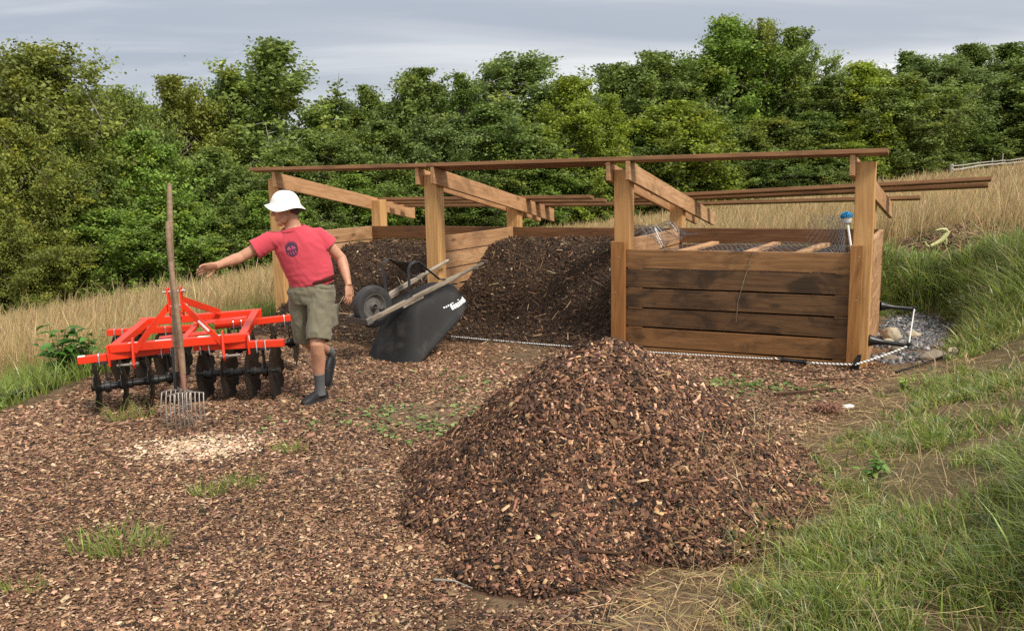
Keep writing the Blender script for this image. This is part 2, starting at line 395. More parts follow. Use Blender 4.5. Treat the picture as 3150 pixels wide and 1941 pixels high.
def build_ground():
    def axis(a, b, c, d, fine, far):
        near = np.arange(b, c+1e-6, fine)
        def out(s, e): # growing steps
            r = []; p = 0.0; st = fine
            while p < e: st = min(st*1.10, far); p += st; r.append(p)
            return np.array(r)
        L = b-out(b, b-a)[::-1]; Rr = c+out(c, d-c); return np.concatenate([L, near, Rr])
    xs = axis(-420, -5.2, 5.8, 420, .055, 22); ys = axis(-60, 2.2, 11.4, 620, .055, 22)
    X, Y = np.meshgrid(xs, ys); Z = ground(X, Y)
    V = np.stack([X, Y, Z], -1).reshape(-1, 3); nx, ny = len(xs), len(ys)
    i = np.arange(nx*ny).reshape(ny, nx)
    F = np.stack([i[:-1, :-1], i[:-1, 1:], i[1:, 1:], i[1:, :-1]], -1).reshape(-1, 4)
    me = np_mesh('ground', V, F)
    mu, gr, dr, gv, so_, pa = zones(X.ravel(), Y.ravel())
    a = me.attributes.new('zone', 'FLOAT_COLOR', 'POINT'); a.data.foreach_set('color', np.stack([mu, gr, dr, gv], -1).astype(np.float32).ravel())
    a = me.attributes.new('worn', 'FLOAT_COLOR', 'POINT'); a.data.foreach_set('color', np.stack([so_, pa, so_*0, so_*0+1], -1).astype(np.float32).ravel())
    m, t, b, _ = new_mat('ground_surface')
    tc = t.node('ShaderNodeTexCoord'); P = tc.outputs['Object']
    z = t.node('ShaderNodeAttribute', attribute_name='zone'); s = t.node('ShaderNodeSeparateColor'); t.link(z.outputs['Color'], s.inputs[0])
    w = t.node('ShaderNodeAttribute', attribute_name='worn'); s2 = t.node('ShaderNodeSeparateColor'); t.link(w.outputs['Color'], s2.inputs[0])
    big = t.noise(P, .9, 4); mid = t.noise(P, 9, 5, .62); fine = t.noise(P, 55, 4, .65)
    dirt = t.mix(t.sstep(mid, .3, .7), (.10, .066, .038), (.185, .128, .076)); dirt = t.mix(t.math('MULTIPLY', t.sstep(fine, .5, .75), .5), dirt, (.27, .20, .125))
    vo = t.node('ShaderNodeTexVoronoi'); t.link(t.scalevec(P, (1, 1.4, 1)), vo.inputs['Vector']); vo.inputs['Scale'].default_value = 62; vo.inputs['Randomness'].default_value = 1
    sc = t.node('ShaderNodeSeparateColor'); t.link(vo.outputs['Color'], sc.inputs[0])
    chips = t.ramp(sc.outputs[0], [(0, (.035, .02, .012)), (.35, (.10, .052, .027)), (.65, (.19, .105, .055)), (.88, (.30, .18, .095)), (1, (.46, .31, .18))])
    green = t.mix(mid, (.075, .072, .028), (.150, .112, .060)); green = t.mix(t.sstep(t.noise(P, 2.2, 5, .6), .42, .6), green, (.145, .100, .060)); green = t.mix(t.math('MULTIPLY', t.sstep(fine, .5, .7), .5), green, (.30, .235, .13))
    dry = t.mix(mid, (.20, .145, .065), (.36, .265, .125))
    gv = t.ramp(sc.outputs[1], [(0, (.05, .05, .055)), (.5, (.12, .12, .125)), (.9, (.25, .25, .25)), (1, (.45, .44, .42))])
    c = t.mix(s.outputs[0], dirt, chips); c = t.mix(t.math('MULTIPLY', s2.outputs[0], t.sstep(mid, .25, .6)), c, t.mix(.45, dirt, (.24, .185, .125)))
    c = t.mix(t.math('MULTIPLY', s2.outputs[1], .55), c, (.50, .34, .22))
    c = t.mix(s.outputs[1], c, green); c = t.mix(s.outputs[2], c, dry); c = t.mix(z.outputs['Alpha'], c, gv)
    t.link(c, b.inputs['Base Color']); b.inputs['Roughness'].default_value = .9; b.inputs['Specular IOR Level'].default_value = .15
    t.link(t.bump(t.math('ADD', t.math('MULTIPLY', mid, .6), fine), .8, .03), b.inputs['Normal'])
    o = link('ground', me, m, smooth=True); tag(o, kind='structure')
build_ground()

# ------------------------------------------------------------------ loose chips
def palette(n, cols, w, jit=.22):
    i = rng.choice(len(cols), n, p=np.array(w)/sum(w)); c = np.array(cols)[i]
    return np.clip(c*(1+rng.normal(0, jit, (n, 1)))*(1+rng.normal(0, .06, (n, 3))), .004, .9)
def surf_normal(fn, x, y, e=.03):
    dx = (fn(x+e, y)-fn(x-e, y))/(2*e); dy = (fn(x, y+e)-fn(x, y-e))/(2*e)
    return nrm(np.stack([-dx, -dy, np.ones_like(dx)], -1))
def chip_mesh(name, P, N, L, Wd, T, tilt, col):
    n = len(P); N = nrm(N + rng.normal(0, 1, (n, 3))*np.asarray(tilt).reshape(-1, 1))
    rv = rng.normal(0, 1, (n, 3)); tg = nrm(rv-N*(rv*N).sum(1, keepdims=True)); bt = np.cross(N, tg)
    cs = np.array([(-1,-1,0),(1,-1,0),(1,1,0),(-1,1,0),(-1,-1,1),(1,-1,1),(1,1,1),(-1,1,1)], float)
    jit = rng.uniform(.62, 1.12, (n, 4, 2)); jit = np.concatenate([jit, jit*rng.uniform(.85, 1, (n, 4, 1))], 1)
    bow = rng.normal(0, .22, (n, 1, 1))*Wd[:, None, None]
    V = P[:, None] + tg[:, None]*(cs[None, :, :1]*jit[:, :, :1]*L[:, None, None]*.5) + bt[:, None]*(cs[None, :, 1:2]*jit[:, :, 1:]*Wd[:, None, None]*.5) \
        + N[:, None]*(cs[None, :, 2:]*T[:, None, None] + bow*(cs[None, :, 1:2]*.5+.2*cs[None, :, :1]))
    f = np.array([(4,5,6,7),(0,1,5,4),(1,2,6,5),(2,3,7,6),(3,0,4,7)])
    F = (f[None]+np.arange(n)[:, None, None]*8).reshape(-1, 4)
    return np_mesh(name, V.reshape(-1, 3), F, np.repeat(col, 5, 0))
CHIP_COLS = [(.54, .36, .225), (.325, .185, .108), (.180, .095, .055), (.088, .046, .028), (.027, .017, .012)]
def sizes(n, l0=.0185, sig=.42, lo=.007, hi=.085):
    L = np.clip(rng.lognormal(math.log(l0), sig, n), lo, hi); W = np.clip(L*rng.uniform(.18, .58, n), .0035, .024); T = np.clip(W*rng.uniform(.10, .26, n), .0012, .004)
    return L, W, T
def yard_chips():
    n = 620000
    y = 2.35 + 6.6*rng.random(n)**1.35; x = rng.uniform(-1, 1, n)*(.66*y+.35)
    keep = (x < 3.4) & (x > -4.6); x, y = x[keep], y[keep]
    mu, gr, dr, gv, so_, pa = zones(x, y)
    d = mu*(1-.82*so_)*(1-gr)*(.55+.45*ss(.3, .6, fbm(x, y, 2.2, 5)))
    d = d*ss(9.2, 7.5, y)+.0
    k = (rng.random(len(x)) < d) & (pile(x, y) < .03); x, y, pa = x[k], y[k], pa[k]; n = len(x)
    L, W, T = sizes(n); far = np.clip(y/5.0, .85, 1.25); L *= far; W *= far
    P = np.stack([x, y, ground(x, y)+rng.uniform(.000, .012, n)], 1)
    col = palette(n, CHIP_COLS, (.13, .27, .29, .20, .11))
    patch = fbm(x, y, 1.1, 61)[:, None]; col *= (.72+.56*patch)
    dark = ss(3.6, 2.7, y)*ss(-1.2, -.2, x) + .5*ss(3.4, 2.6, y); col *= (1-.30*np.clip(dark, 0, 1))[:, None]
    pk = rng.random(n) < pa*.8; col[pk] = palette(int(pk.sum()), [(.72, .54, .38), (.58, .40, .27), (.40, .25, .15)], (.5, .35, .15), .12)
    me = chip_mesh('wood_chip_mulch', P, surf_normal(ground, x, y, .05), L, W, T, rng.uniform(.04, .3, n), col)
    tag(link('wood_chip_mulch', me, MT['chips']), 'brown and tan wood chip mulch covering the flat yard', 'mulch', kind='stuff')
    print('yard chips', n)
yard_chips()

def heap_core(name, fn, x0, x1, y0, y1, step, mat, parent=None, mask=None, sink=.015):
    xs = np.arange(x0, x1+step, step); ys = np.arange(y0, y1+step, step); X, Y = np.meshgrid(xs, ys)
    Z = fn(X, Y); i = np.arange(X.size).reshape(X.shape)
    F = np.stack([i[:-1, :-1], i[:-1, 1:], i[1:, 1:], i[1:, :-1]], -1).reshape(-1, 4)
    if mask is not None:
        k = mask(X, Y).ravel(); F = F[k[F].any(1)]
    me = np_mesh(name, np.stack([X, Y, Z-sink], -1).reshape(-1, 3), F, None)
    used = np.unique(F); bm = bmesh.new(); bm.from_mesh(me); bmesh.ops.delete(bm, geom=[v for v in bm.verts if not v.link_faces], context='VERTS'); bm.to_mesh(me); bm.free()
    return link(name, me, mat, parent, True)
MT['pilecore'] = simple('pile_inside', (.075, .038, .021), .9, var=.5, scale=70, bump=1.0)
PILE_COLS = [(.54, .33, .195), (.265, .137, .074), (.130, .064, .037), (.062, .031, .020), (.017, .010, .007)]
def build_pile():
    fn = lambda x, y: np.where(pile(x, y) > .004, surf(x, y), ground(x, y)-.02)
    root = heap_core('wood_chip_pile', fn, -1.1, 2.4, 2.9, 6.6, .03, MT['pilecore'])
    tag(root, 'knee-high cone of reddish brown wood chips in the middle of the yard', 'wood chip pile')
    n = 300000; x = rng.uniform(-1.05, 2.35, n); y = rng.uniform(2.95, 6.2, n)
    h = pile(x, y); k = (h > .02) & (rng.random(n) < ss(.0, .10, h)+.25); x, y = x[k], y[k]
    nrmv = surf_normal(surf, x, y); back = (nrmv*nrm(np.stack([-x, -y, CH-surf(x, y)], 1))).sum(1)
    k = back > -.25; x, y, nrmv = x[k], y[k], nrmv[k]; n = len(x)
    L, W, T = sizes(n, .0195, .44); P = np.stack([x, y, surf(x, y)], 1)+nrmv*rng.uniform(-.008, .016, (n, 1))
    col = palette(n, PILE_COLS, (.06, .21, .33, .26, .14)); col *= (.78+.44*fbm(x, y, 1.8, 77))[:, None]
    me = chip_mesh('chips', P, nrmv, L, W, T, rng.uniform(.08, .5, n), col)
    o = link('chips', me, MT['chips'], root); o['kind'] = 'stuff'
    # longer splinters and bark strips lying on the flank
    n = 170; x = rng.uniform(-.6, 1.9, n); y = rng.uniform(3.2, 5.2, n); k = pile(x, y) > .05; x, y = x[k], y[k]; n = len(x)
    nv = surf_normal(surf, x, y); L = rng.uniform(.04, .12, n); W = rng.uniform(.005, .014, n); T = rng.uniform(.003, .006, n)
    P = np.stack([x, y, surf(x, y)], 1)+nv*.016
    o = link('splinters', chip_mesh('splinters', P, nv, L, W, T, np.full(n, .25), palette(n, PILE_COLS, (.12, .3, .3, .2, .08))), MT['chips'], root); o['kind'] = 'stuff'
build_pile()

# ------------------------------------------------------------------ compost shed, in its own frame: a along the front, b to the rear
TH = -0.459; O = Vector((-2.9255, 10.3804, 0)); W_ = .158; LP = (0.0, 2.2154, 4.4095, 6.6245); DR = 2.0145; ZT = 1.80
_e = Vector((math.cos(TH), math.sin(TH), 0)); _n = Vector((-math.sin(TH), math.cos(TH), 0))
def AB(a, b, z=0): return O + _e*a + _n*b + Vector((0, 0, z))
shed = empty('compost_shed', O, (0, 0, TH), 'three-bay timber compost shed of posts, planks and bare sloping rafters', 'compost bin')
def board(name, p0, p1, w, h, mat, up=(0, 0, 1), parent=None, cut=None, bevel=.004):
    """a sawn board from p0 to p1 (centre line, shed frame): w sideways, h along 'up'"""
    p0, p1 = Vector(p0), Vector(p1); x = (p1-p0); L = x.length; x.normalize(); y = Vector(up).cross(x).normalized(); z = x.cross(y)
    mb = MB(); mb.box((L/2, 0, 0), (L, w, h))
    v = mb.v
    if cut is not None:   # plumb end cuts on sloping boards: shear the ends along x by cut*z
        mb.v = [(q[0]+cut*q[2], q[1], q[2]) for q in v]
    me = mb.mesh(name)
    # rough sawing: a slight bow, never quite straight
    bm = bmesh.new(); bm.from_mesh(me); bmesh.ops.subdivide_edges(bm, edges=[e for e in bm.edges if abs((e.verts[0].co-e.verts[1].co).x) > L*.5], cuts=5)
    k1, k2 = random.uniform(-.0035, .0035), random.uniform(-.003, .003)
    for q in bm.verts:
        s = math.sin(math.pi*min(1, max(0, q.co.x/L))); q.co.y += k1*s*min(L, 2); q.co.z += k2*s*min(L, 2) + random.uniform(-.0012, .0012)
    bm.to_mesh(me); bm.free()
    o = link(name, me, mat, parent or shed)
    o.matrix_local = Matrix(((x.x, y.x, z.x, p0.x), (x.y, y.y, z.y, p0.y), (x.z, y.z, z.z, p0.z), (0, 0, 0, 1)))
    if bevel:
        m = o.modifiers.new('bevel', 'BEVEL'); m.width = bevel; m.segments = 2; m.limit_method = 'ANGLE'; m.angle_limit = R(40)
    return o
h = W_/2
for i, a in enumerate(LP):
    board('front_post', (a+h, h, -.25), (a+h, h, ZT+(.015 if i == 3 else 0)), W_, W_, MT['post'], up=(0, 1, 0), bevel=.006)
def raf_top(b): return 1.858-.174*b
for a, ro in zip(LP, (.062, 0, 0, -.09)):
    board('rear_post', (a+h+ro, DR+h, -.3), (a+h+ro, DR+h, raf_top(DR)-.02), W_, W_, MT['post'], up=(0, 1, 0), bevel=.006)
RT, RH = .043, .178
def rafter(a, b0, b1, a1=None, dz=0.0):
    sl_ = math.atan(.174); zc = lambda b: raf_top(b)-RH/2
    o = board('rafter', (a, b0, zc(b0)), (a if a1 is None else a1, b1, zc(b1)+dz), RT, RH*math.cos(sl_), MT['rafter'], cut=-math.tan(sl_)*1.0)
    return o
g = .003
rafter(LP[0]+W_+RT/2+g, -.10, 3.28, -.035, .055)
for i, (e1, e2) in ((1, (3.13, 3.13)), (2, (3.4, 3.5))):
    rafter(LP[i]-RT/2-g, -.10, e1); rafter(LP[i]+W_+RT/2+g, -.12, e2)
rafter(LP[3]-RT/2-g, -.10, 3.15, 6.80, .05)
PH, PW = .040, .138
def purlin(a0, a1, b, dz=0.0, dz1=None): # lies flat on the rafters
    up = Vector((0, .174, 1)).normalized(); z = raf_top(b)+PH/2+.003
    return board('purlin', (a0, b, z+dz), (a1, b, z+(dz if dz1 is None else dz1)), PW, PH, MT['purlin'], up=up)
purlin(-.17, 2.33, -.055, .015, .0); purlin(2.335, 6.88, -.052); purlin(2.39, 4.30, .065)
purlin(-.05, 3.33, 2.25); purlin(.12, 3.40, 2.55); purlin(.10, 4.42, 2.86)
purlin(3.62, 7.79, 2.44, .012, .175); purlin(3.50, 7.77, 2.60, -.005, .135); purlin(4.45, 7.11, 3.12, .035, .085)
# plank walls: six boards high with gaps
BH, GAP = .178, .0145
def wall(p, q, thick, mat, kind, lengths=None, rows=6, zj=0.0):
    for r in range(rows):
        z = r*(BH+GAP)+BH/2-.02+zj
        jb = random.uniform(-.006, .006)
        m = mat[r] if isinstance(mat, list) else mat
        segs = lengths or [(0, 1)]
        for s0, s1 in segs:
            a = Vector((p[0]+(q[0]-p[0])*s0, p[1]+(q[1]-p[1])*s0, z)); b_ = Vector((p[0]+(q[0]-p[0])*s1, p[1]+(q[1]-p[1])*s1, z+random.uniform(-.004, .004)))
            d = (b_-a).normalized(); nn = Vector((-d.y, d.x, 0))*jb*.6
            board(kind, a+nn, b_+nn, thick, BH, m)
TK = .044
yb = DR-TK/2-.004
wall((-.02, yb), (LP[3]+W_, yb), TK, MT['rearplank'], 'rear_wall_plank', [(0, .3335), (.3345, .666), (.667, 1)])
for i in range(3):
    a = LP[i]+(.075, .095, .115)[i]; wall((a, W_+.004), (a, yb-TK/2-.003), TK, MT['plank'], 'side_wall_plank')
wall((LP[3]+W_-TK/2-.004, W_+.004), (LP[3]+W_-TK/2-.004, yb-TK/2-.003), TK, MT['plank'], 'side_wall_plank')
# the closed front of the third bay: planks held behind two stop boards
for r in range(6):
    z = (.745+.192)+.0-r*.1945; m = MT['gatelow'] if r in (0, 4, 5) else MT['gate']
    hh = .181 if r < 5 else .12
    if r == 5: z += .03
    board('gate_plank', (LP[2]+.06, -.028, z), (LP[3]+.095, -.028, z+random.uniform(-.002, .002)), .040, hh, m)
for a0, a1 in ((4.575, 4.72), (6.50, 6.62)):  # spacer blocks that close the gaps at both ends
    for r in range(5):
        z = (.745+.192)-r*.1945-.0975
        board('spacer', (a0, -.032, z), (a1, -.032, z), .036, .010, MT['gatelow'], bevel=0)
board('stop_board', (4.482, -.075, -.08), (4.482, -.075, 1.104), .046, .142, MT['stop'], up=(1, 0, 0))
board('stop_board', (6.667, -.075, -.08), (6.667, -.075, 1.099), .046, .104, MT['stop'], up=(1, 0, 0))
# loose battens lying across the covered bay
for a, b0, b1, z in ((4.9, .25, 1.5, .955), (5.55, .12, 1.6, .95), (6.1, .1, 1.2, .975)):
    board('batten', (a, b0, z), (a+.18, b1, z+.03), .09, .035, MT['rafter'])
# nail heads on the rafters and stop boards
for a, b, z in ((LP[1]+W_+RT+.004, .09, 1.72), (LP[1]+W_+RT+.004, .05, 1.78), (LP[2]+W_+RT+.004, .08, 1.78), (LP[2]+W_+RT+.004, .06, 1.71), (LP[0]+W_+RT+.004, .08, 1.76), (LP[1]+W_+RT+.004, 2.05, 1.40), (LP[1]+W_+RT+.004, 2.09, 1.46)):
    nb = MB(); nb.lathe((a, b, z), (1, 0, 0), [(.006, 0), (.006, .003)], 8); nb.build('nail', MT['zinc'], shed)
for a, z in ((4.50, .95), (4.46, .6), (6.69, 1.0), (6.68, .62), (6.67, .25)):
    nb = MB(); nb.lathe((a, -.099, z), (0, -1, 0), [(.006, 0), (.006, .003)], 8); nb.build('nail', MT['zinc'], shed)

# ------------------------------------------------------------------ compost heaps in the bays
MT['compostcore'] = simple('compost_inside', (.034, .020, .012), .9, var=.5, scale=60, bump=1.0)
def compost(a0, a1, prof, seed, label, n, name='compost_heap', light=.03, push=.13):
    def hz(a, b):
        bb = b + push + (fbm(a, b, 1.3, seed)-.5)*.4 + .16*np.sin((a-a0)/(a1-a0)*math.pi)*-1 + .08
        z = np.interp(bb, [p[0] for p in prof], [p[1] for p in prof])
        return z + (fbm(a, b, 4, seed+3)-.5)*.10*ss(-.1, .2, z)
    root = heap_core(name, hz, a0, a1, prof[0][0]-(.15 if prof[0][0] < 0 else 0), DR-TK-.008, .035, MT['compostcore'])
    root.location = O; root.rotation_euler = (0, 0, TH); tag(root, label, 'compost heap')
    a = rng.uniform(a0+.005, a1-.005, n); b = rng.uniform(prof[0][0]-(.1 if prof[0][0] < 0 else -.01), DR-TK-.02, n)
    # steep faces need more bits per ground area
    e = .02; sl_ = np.abs(hz(a, b+e)-hz(a, b-e))/(2*e); k = rng.random(n) < np.clip((1+sl_)/2.6, .2, 1); a, b = a[k], b[k]; m = len(a)
    nv = surf_normal(hz, a, b, .02); L, W, T = sizes(m, .020, .5, .007, .09); W *= .9
    col = palette(m, [(.42, .33, .22), (.20, .122, .068), (.098, .056, .031), (.055, .030, .017), (.024, .014, .009)], (light*.35, light*1.6, .26, .42, .26), .25)
    P = np.stack([a, b, hz(a, b)], 1)+nv*rng.uniform(-.008, .012, (m, 1))
    o = link('compost_bits', chip_mesh('compost_bits', P, nv, L, W, T, rng.uniform(.1, .7, m), col), MT['compost'], root); o['kind'] = 'stuff'
    # stalks and roots sticking out
    m = 150; a = rng.uniform(a0+.05, a1-.05, m); b = rng.uniform(prof[0][0], DR-.2, m); nv = surf_normal(hz, a, b, .02)
    o = link('stalks', chip_mesh('stalks', np.stack([a, b, hz(a, b)], 1)+nv*.012, nv, rng.uniform(.06, .2, m), rng.uniform(.004, .010, m), rng.uniform(.003, .006, m), rng.uniform(.15, .6, m),
        palette(m, [(.40, .28, .17), (.20, .125, .07), (.09, .058, .035)], (.25, .4, .35))), MT['compost'], root); o['kind'] = 'stuff'
compost(LP[1]+.095+TK/2+.004, LP[2]+.115-TK/2-.004, [(-.55, -.04), (-.12, .0), (.28, .18), (.66, .42), (1.0, .66), (1.35, .86), (1.7, .985), (2.2, 1.0)], 101, 'dark steep compost heap filling the middle bay of the shed', 52000)
compost(LP[0]+.075+TK/2+.004, LP[1]+.095-TK/2-.004, [(-.75, -.04), (-.3, .02), (.2, .20), (.7, .48), (1.1, .72), (1.5, .87), (1.8, .915), (2.2, .92)], 131, 'dark compost heap in the bay behind the man and the wheelbarrow', 46000, light=.04, push=.27)
compost(LP[2]+.115+TK/2+.004, LP[3]+W_-TK-.01, [(.01, .80), (.5, .84), (1.2, .86), (2.2, .86)], 161, 'compost under wire netting inside the planked-up bay', 9000)
# ------------------------------------------------------------------ trees
def crown_mesh(name, seed, Hc, Wc, n_limb, n_sub, n_leaf, leaf, style):
    """leaves strung along forking twigs of up-curving limbs, so that the crown is feathery and ragged, with gaps between limbs"""
    g = np.random.default_rng(seed); ph = g.uniform(0, 6.28, 6)
    def env(zf, a):
        base = {'maple': np.interp(zf, [0, .06, .25, .5, .75, .92, 1], [.62, .9, 1.0, 1.0, .90, .62, .28]),
                'ash': np.interp(zf, [0, .1, .3, .6, .8, .93, 1], [.5, .75, .92, 1.0, .92, .66, .32]),
                'broad': np.interp(zf, [0, .08, .3, .6, .82, .95, 1], [.75, .95, 1.0, 1.0, .93, .7, .35]),
                'tall': np.interp(zf, [0, .08, .3, .6, .85, 1], [.7, .95, 1.0, .92, .66, .22]),
                'open': np.interp(zf, [0, .15, .35, .6, .82, .95, 1], [.35, .55, .8, 1.0, .9, .6, .3])}[style]
        return base*(1+.15*np.sin(2*a+ph[0]+3*zf)+.12*np.sin(3*a+ph[1]-5*zf)+.09*np.sin(5*a+ph[2]+9*zf))
    zt = (np.arange(n_limb)+g.random(n_limb))/n_limb; zt = .06+.94*zt**.78
    a = np.arange(n_limb)*2.39996+g.normal(0, .5, n_limb)
    rr = env(zt, a)*Wc*g.uniform(.5, 1.0, n_limb)**.75; rr = np.where(zt > .9, rr*g.random(n_limb), rr)
    E = np.stack([np.cos(a)*rr, np.sin(a)*rr, zt*Hc*g.uniform(.93, 1.03, n_limb)], 1)
    S = np.stack([np.zeros(n_limb), np.zeros(n_limb), np.maximum(.03*Hc, E[:, 2]-(.10*Hc+rr*g.uniform(.35, .8, n_limb)))], 1)
    li = np.repeat(np.arange(n_limb), n_sub); t = g.uniform(.35, 1.0, len(li))
    B0 = S[li]+(E-S)[li]*t[:, None]; B0[:, 2] -= .10*rr[li]*np.sin(t*math.pi)
    d = nrm(nrm((E-S)[li])*.8+g.normal(0, .62, (len(li), 3))+np.array([0, 0, .28]))
    ln = Wc*g.uniform(.16, .42, len(li))*(1.12-.4*zt[li])
    si = np.repeat(np.arange(len(li)), n_leaf); n = len(si); u = g.random(n)**.8
    P = B0[si]+d[si]*(ln[si]*u)[:, None]; sg = Wc*np.repeat(g.uniform(.030, .075, len(li)), n_leaf)*(.5+.8*u)
    P = P+g.normal(0, 1, (n, 3))*sg[:, None]*np.array([1, 1, .62]); P[:, 2] -= .12*ln[si]*u**2
    P[:, 2] = np.clip(P[:, 2], -.02*Hc, Hc*1.03)
    N = nrm(np.array([0, 0, .55])+.5*nrm(P-np.array([0, 0, Hc*.4]))+g.normal(0, .75, (n, 3)))
    rv = g.normal(0, 1, (n, 3)); T = nrm(rv-N*(rv*N).sum(1, keepdims=True)); Bt = np.cross(N, T)
    L = leaf*g.uniform(.6, 1.35, n)[:, None]
    V = np.stack([P-T*L*.55, P+Bt*L*.36+N*L*.08, P+T*L*.6, P-Bt*L*.36+N*L*.08], 1).reshape(-1, 3)
    tint = (np.repeat(g.normal(1, .13, n_limb), n_sub)*g.normal(1, .10, len(li)))[si][:, None]; yel = g.random(len(li))[si]
    col = np.tile(np.array([[.165, .228, .050]]), (n, 1))*tint*g.normal(1, .13, (n, 1))
    col = np.where((yel > .9)[:, None], col*np.array([1.35, 1.15, .85]), col)
    me = np_mesh(name, V, np.arange(4*n).reshape(n, 4), np.clip(col, .006, .5)); me.materials.append(MT['leaf'])
    return me, S, E
def trunk_mesh(name, seed, Hc, Wc, S, E, style, mat):
    g = random.Random(seed); mb = MB(); r0 = .020*Hc
    mb.tube([(0, 0, -.3), (0, 0, .02*Hc)]+[(.02*Wc*math.sin(4*t+seed), .02*Wc*math.sin(3*t+1+seed), Hc*.92*t) for t in (.15, .3, .45, .6, .75, .9, 1)], [r0*1.3, r0]+[r0*k for k in (.9, .8, .68, .52, .36, .2, .08)], 8)
    for k in range(len(E)):
        s, e = Vector(S[k]), Vector(E[k]); t = s.z/Hc; r = r0*(1-.8*t)*.5; m = (s+e)*.5-Vector((0, 0, .09*(e-s).length))
        mb.tube([s, s.lerp(m, .5)-Vector((0, 0, .01*Hc)), m, m.lerp(e, .5)-Vector((0, 0, .012*Hc)), e], [r, r*.8, r*.6, r*.38, r*.12], 5)
        for q in range(2):
            b = m.lerp(e, g.random()); e2 = b+Vector((g.uniform(-1, 1), g.uniform(-1, 1), g.uniform(0, 1)))*Wc*.28; mb.tube([b, b.lerp(e2, .5), e2], [r*.4, r*.25, r*.08], 4)
    me = mb.mesh(name); me.materials.append(mat)
    for p in me.polygons: p.use_smooth = True
    return me
VAR = {}
def make_variants():
    spec = [('maple', 4, 6.0, 2.1, 86, 13, 66, .096), ('ash', 3, 6.0, 2.0, 86, 13, 64, .085), ('broad', 2, 6.0, 2.3, 110, 14, 68, .080), ('tall', 1, 6.5, 1.5, 76, 10, 62, .093), ('open', 2, 7.0, 2.3, 64, 12, 60, .102)]
    for st, cnt, Hc, Wc, nl, ns, nlf, lf in spec:
        for j in range(cnt):
            sd = 1000+len(VAR)*13
            me, S, E = crown_mesh('crown', sd, Hc, Wc, nl, ns, nlf, lf, st)
            VAR[st, j] = (me, trunk_mesh('trunk', sd, Hc, Wc, S, E, st, MT['bark2' if st == 'open' else 'bark']), Hc, Wc)
make_variants()
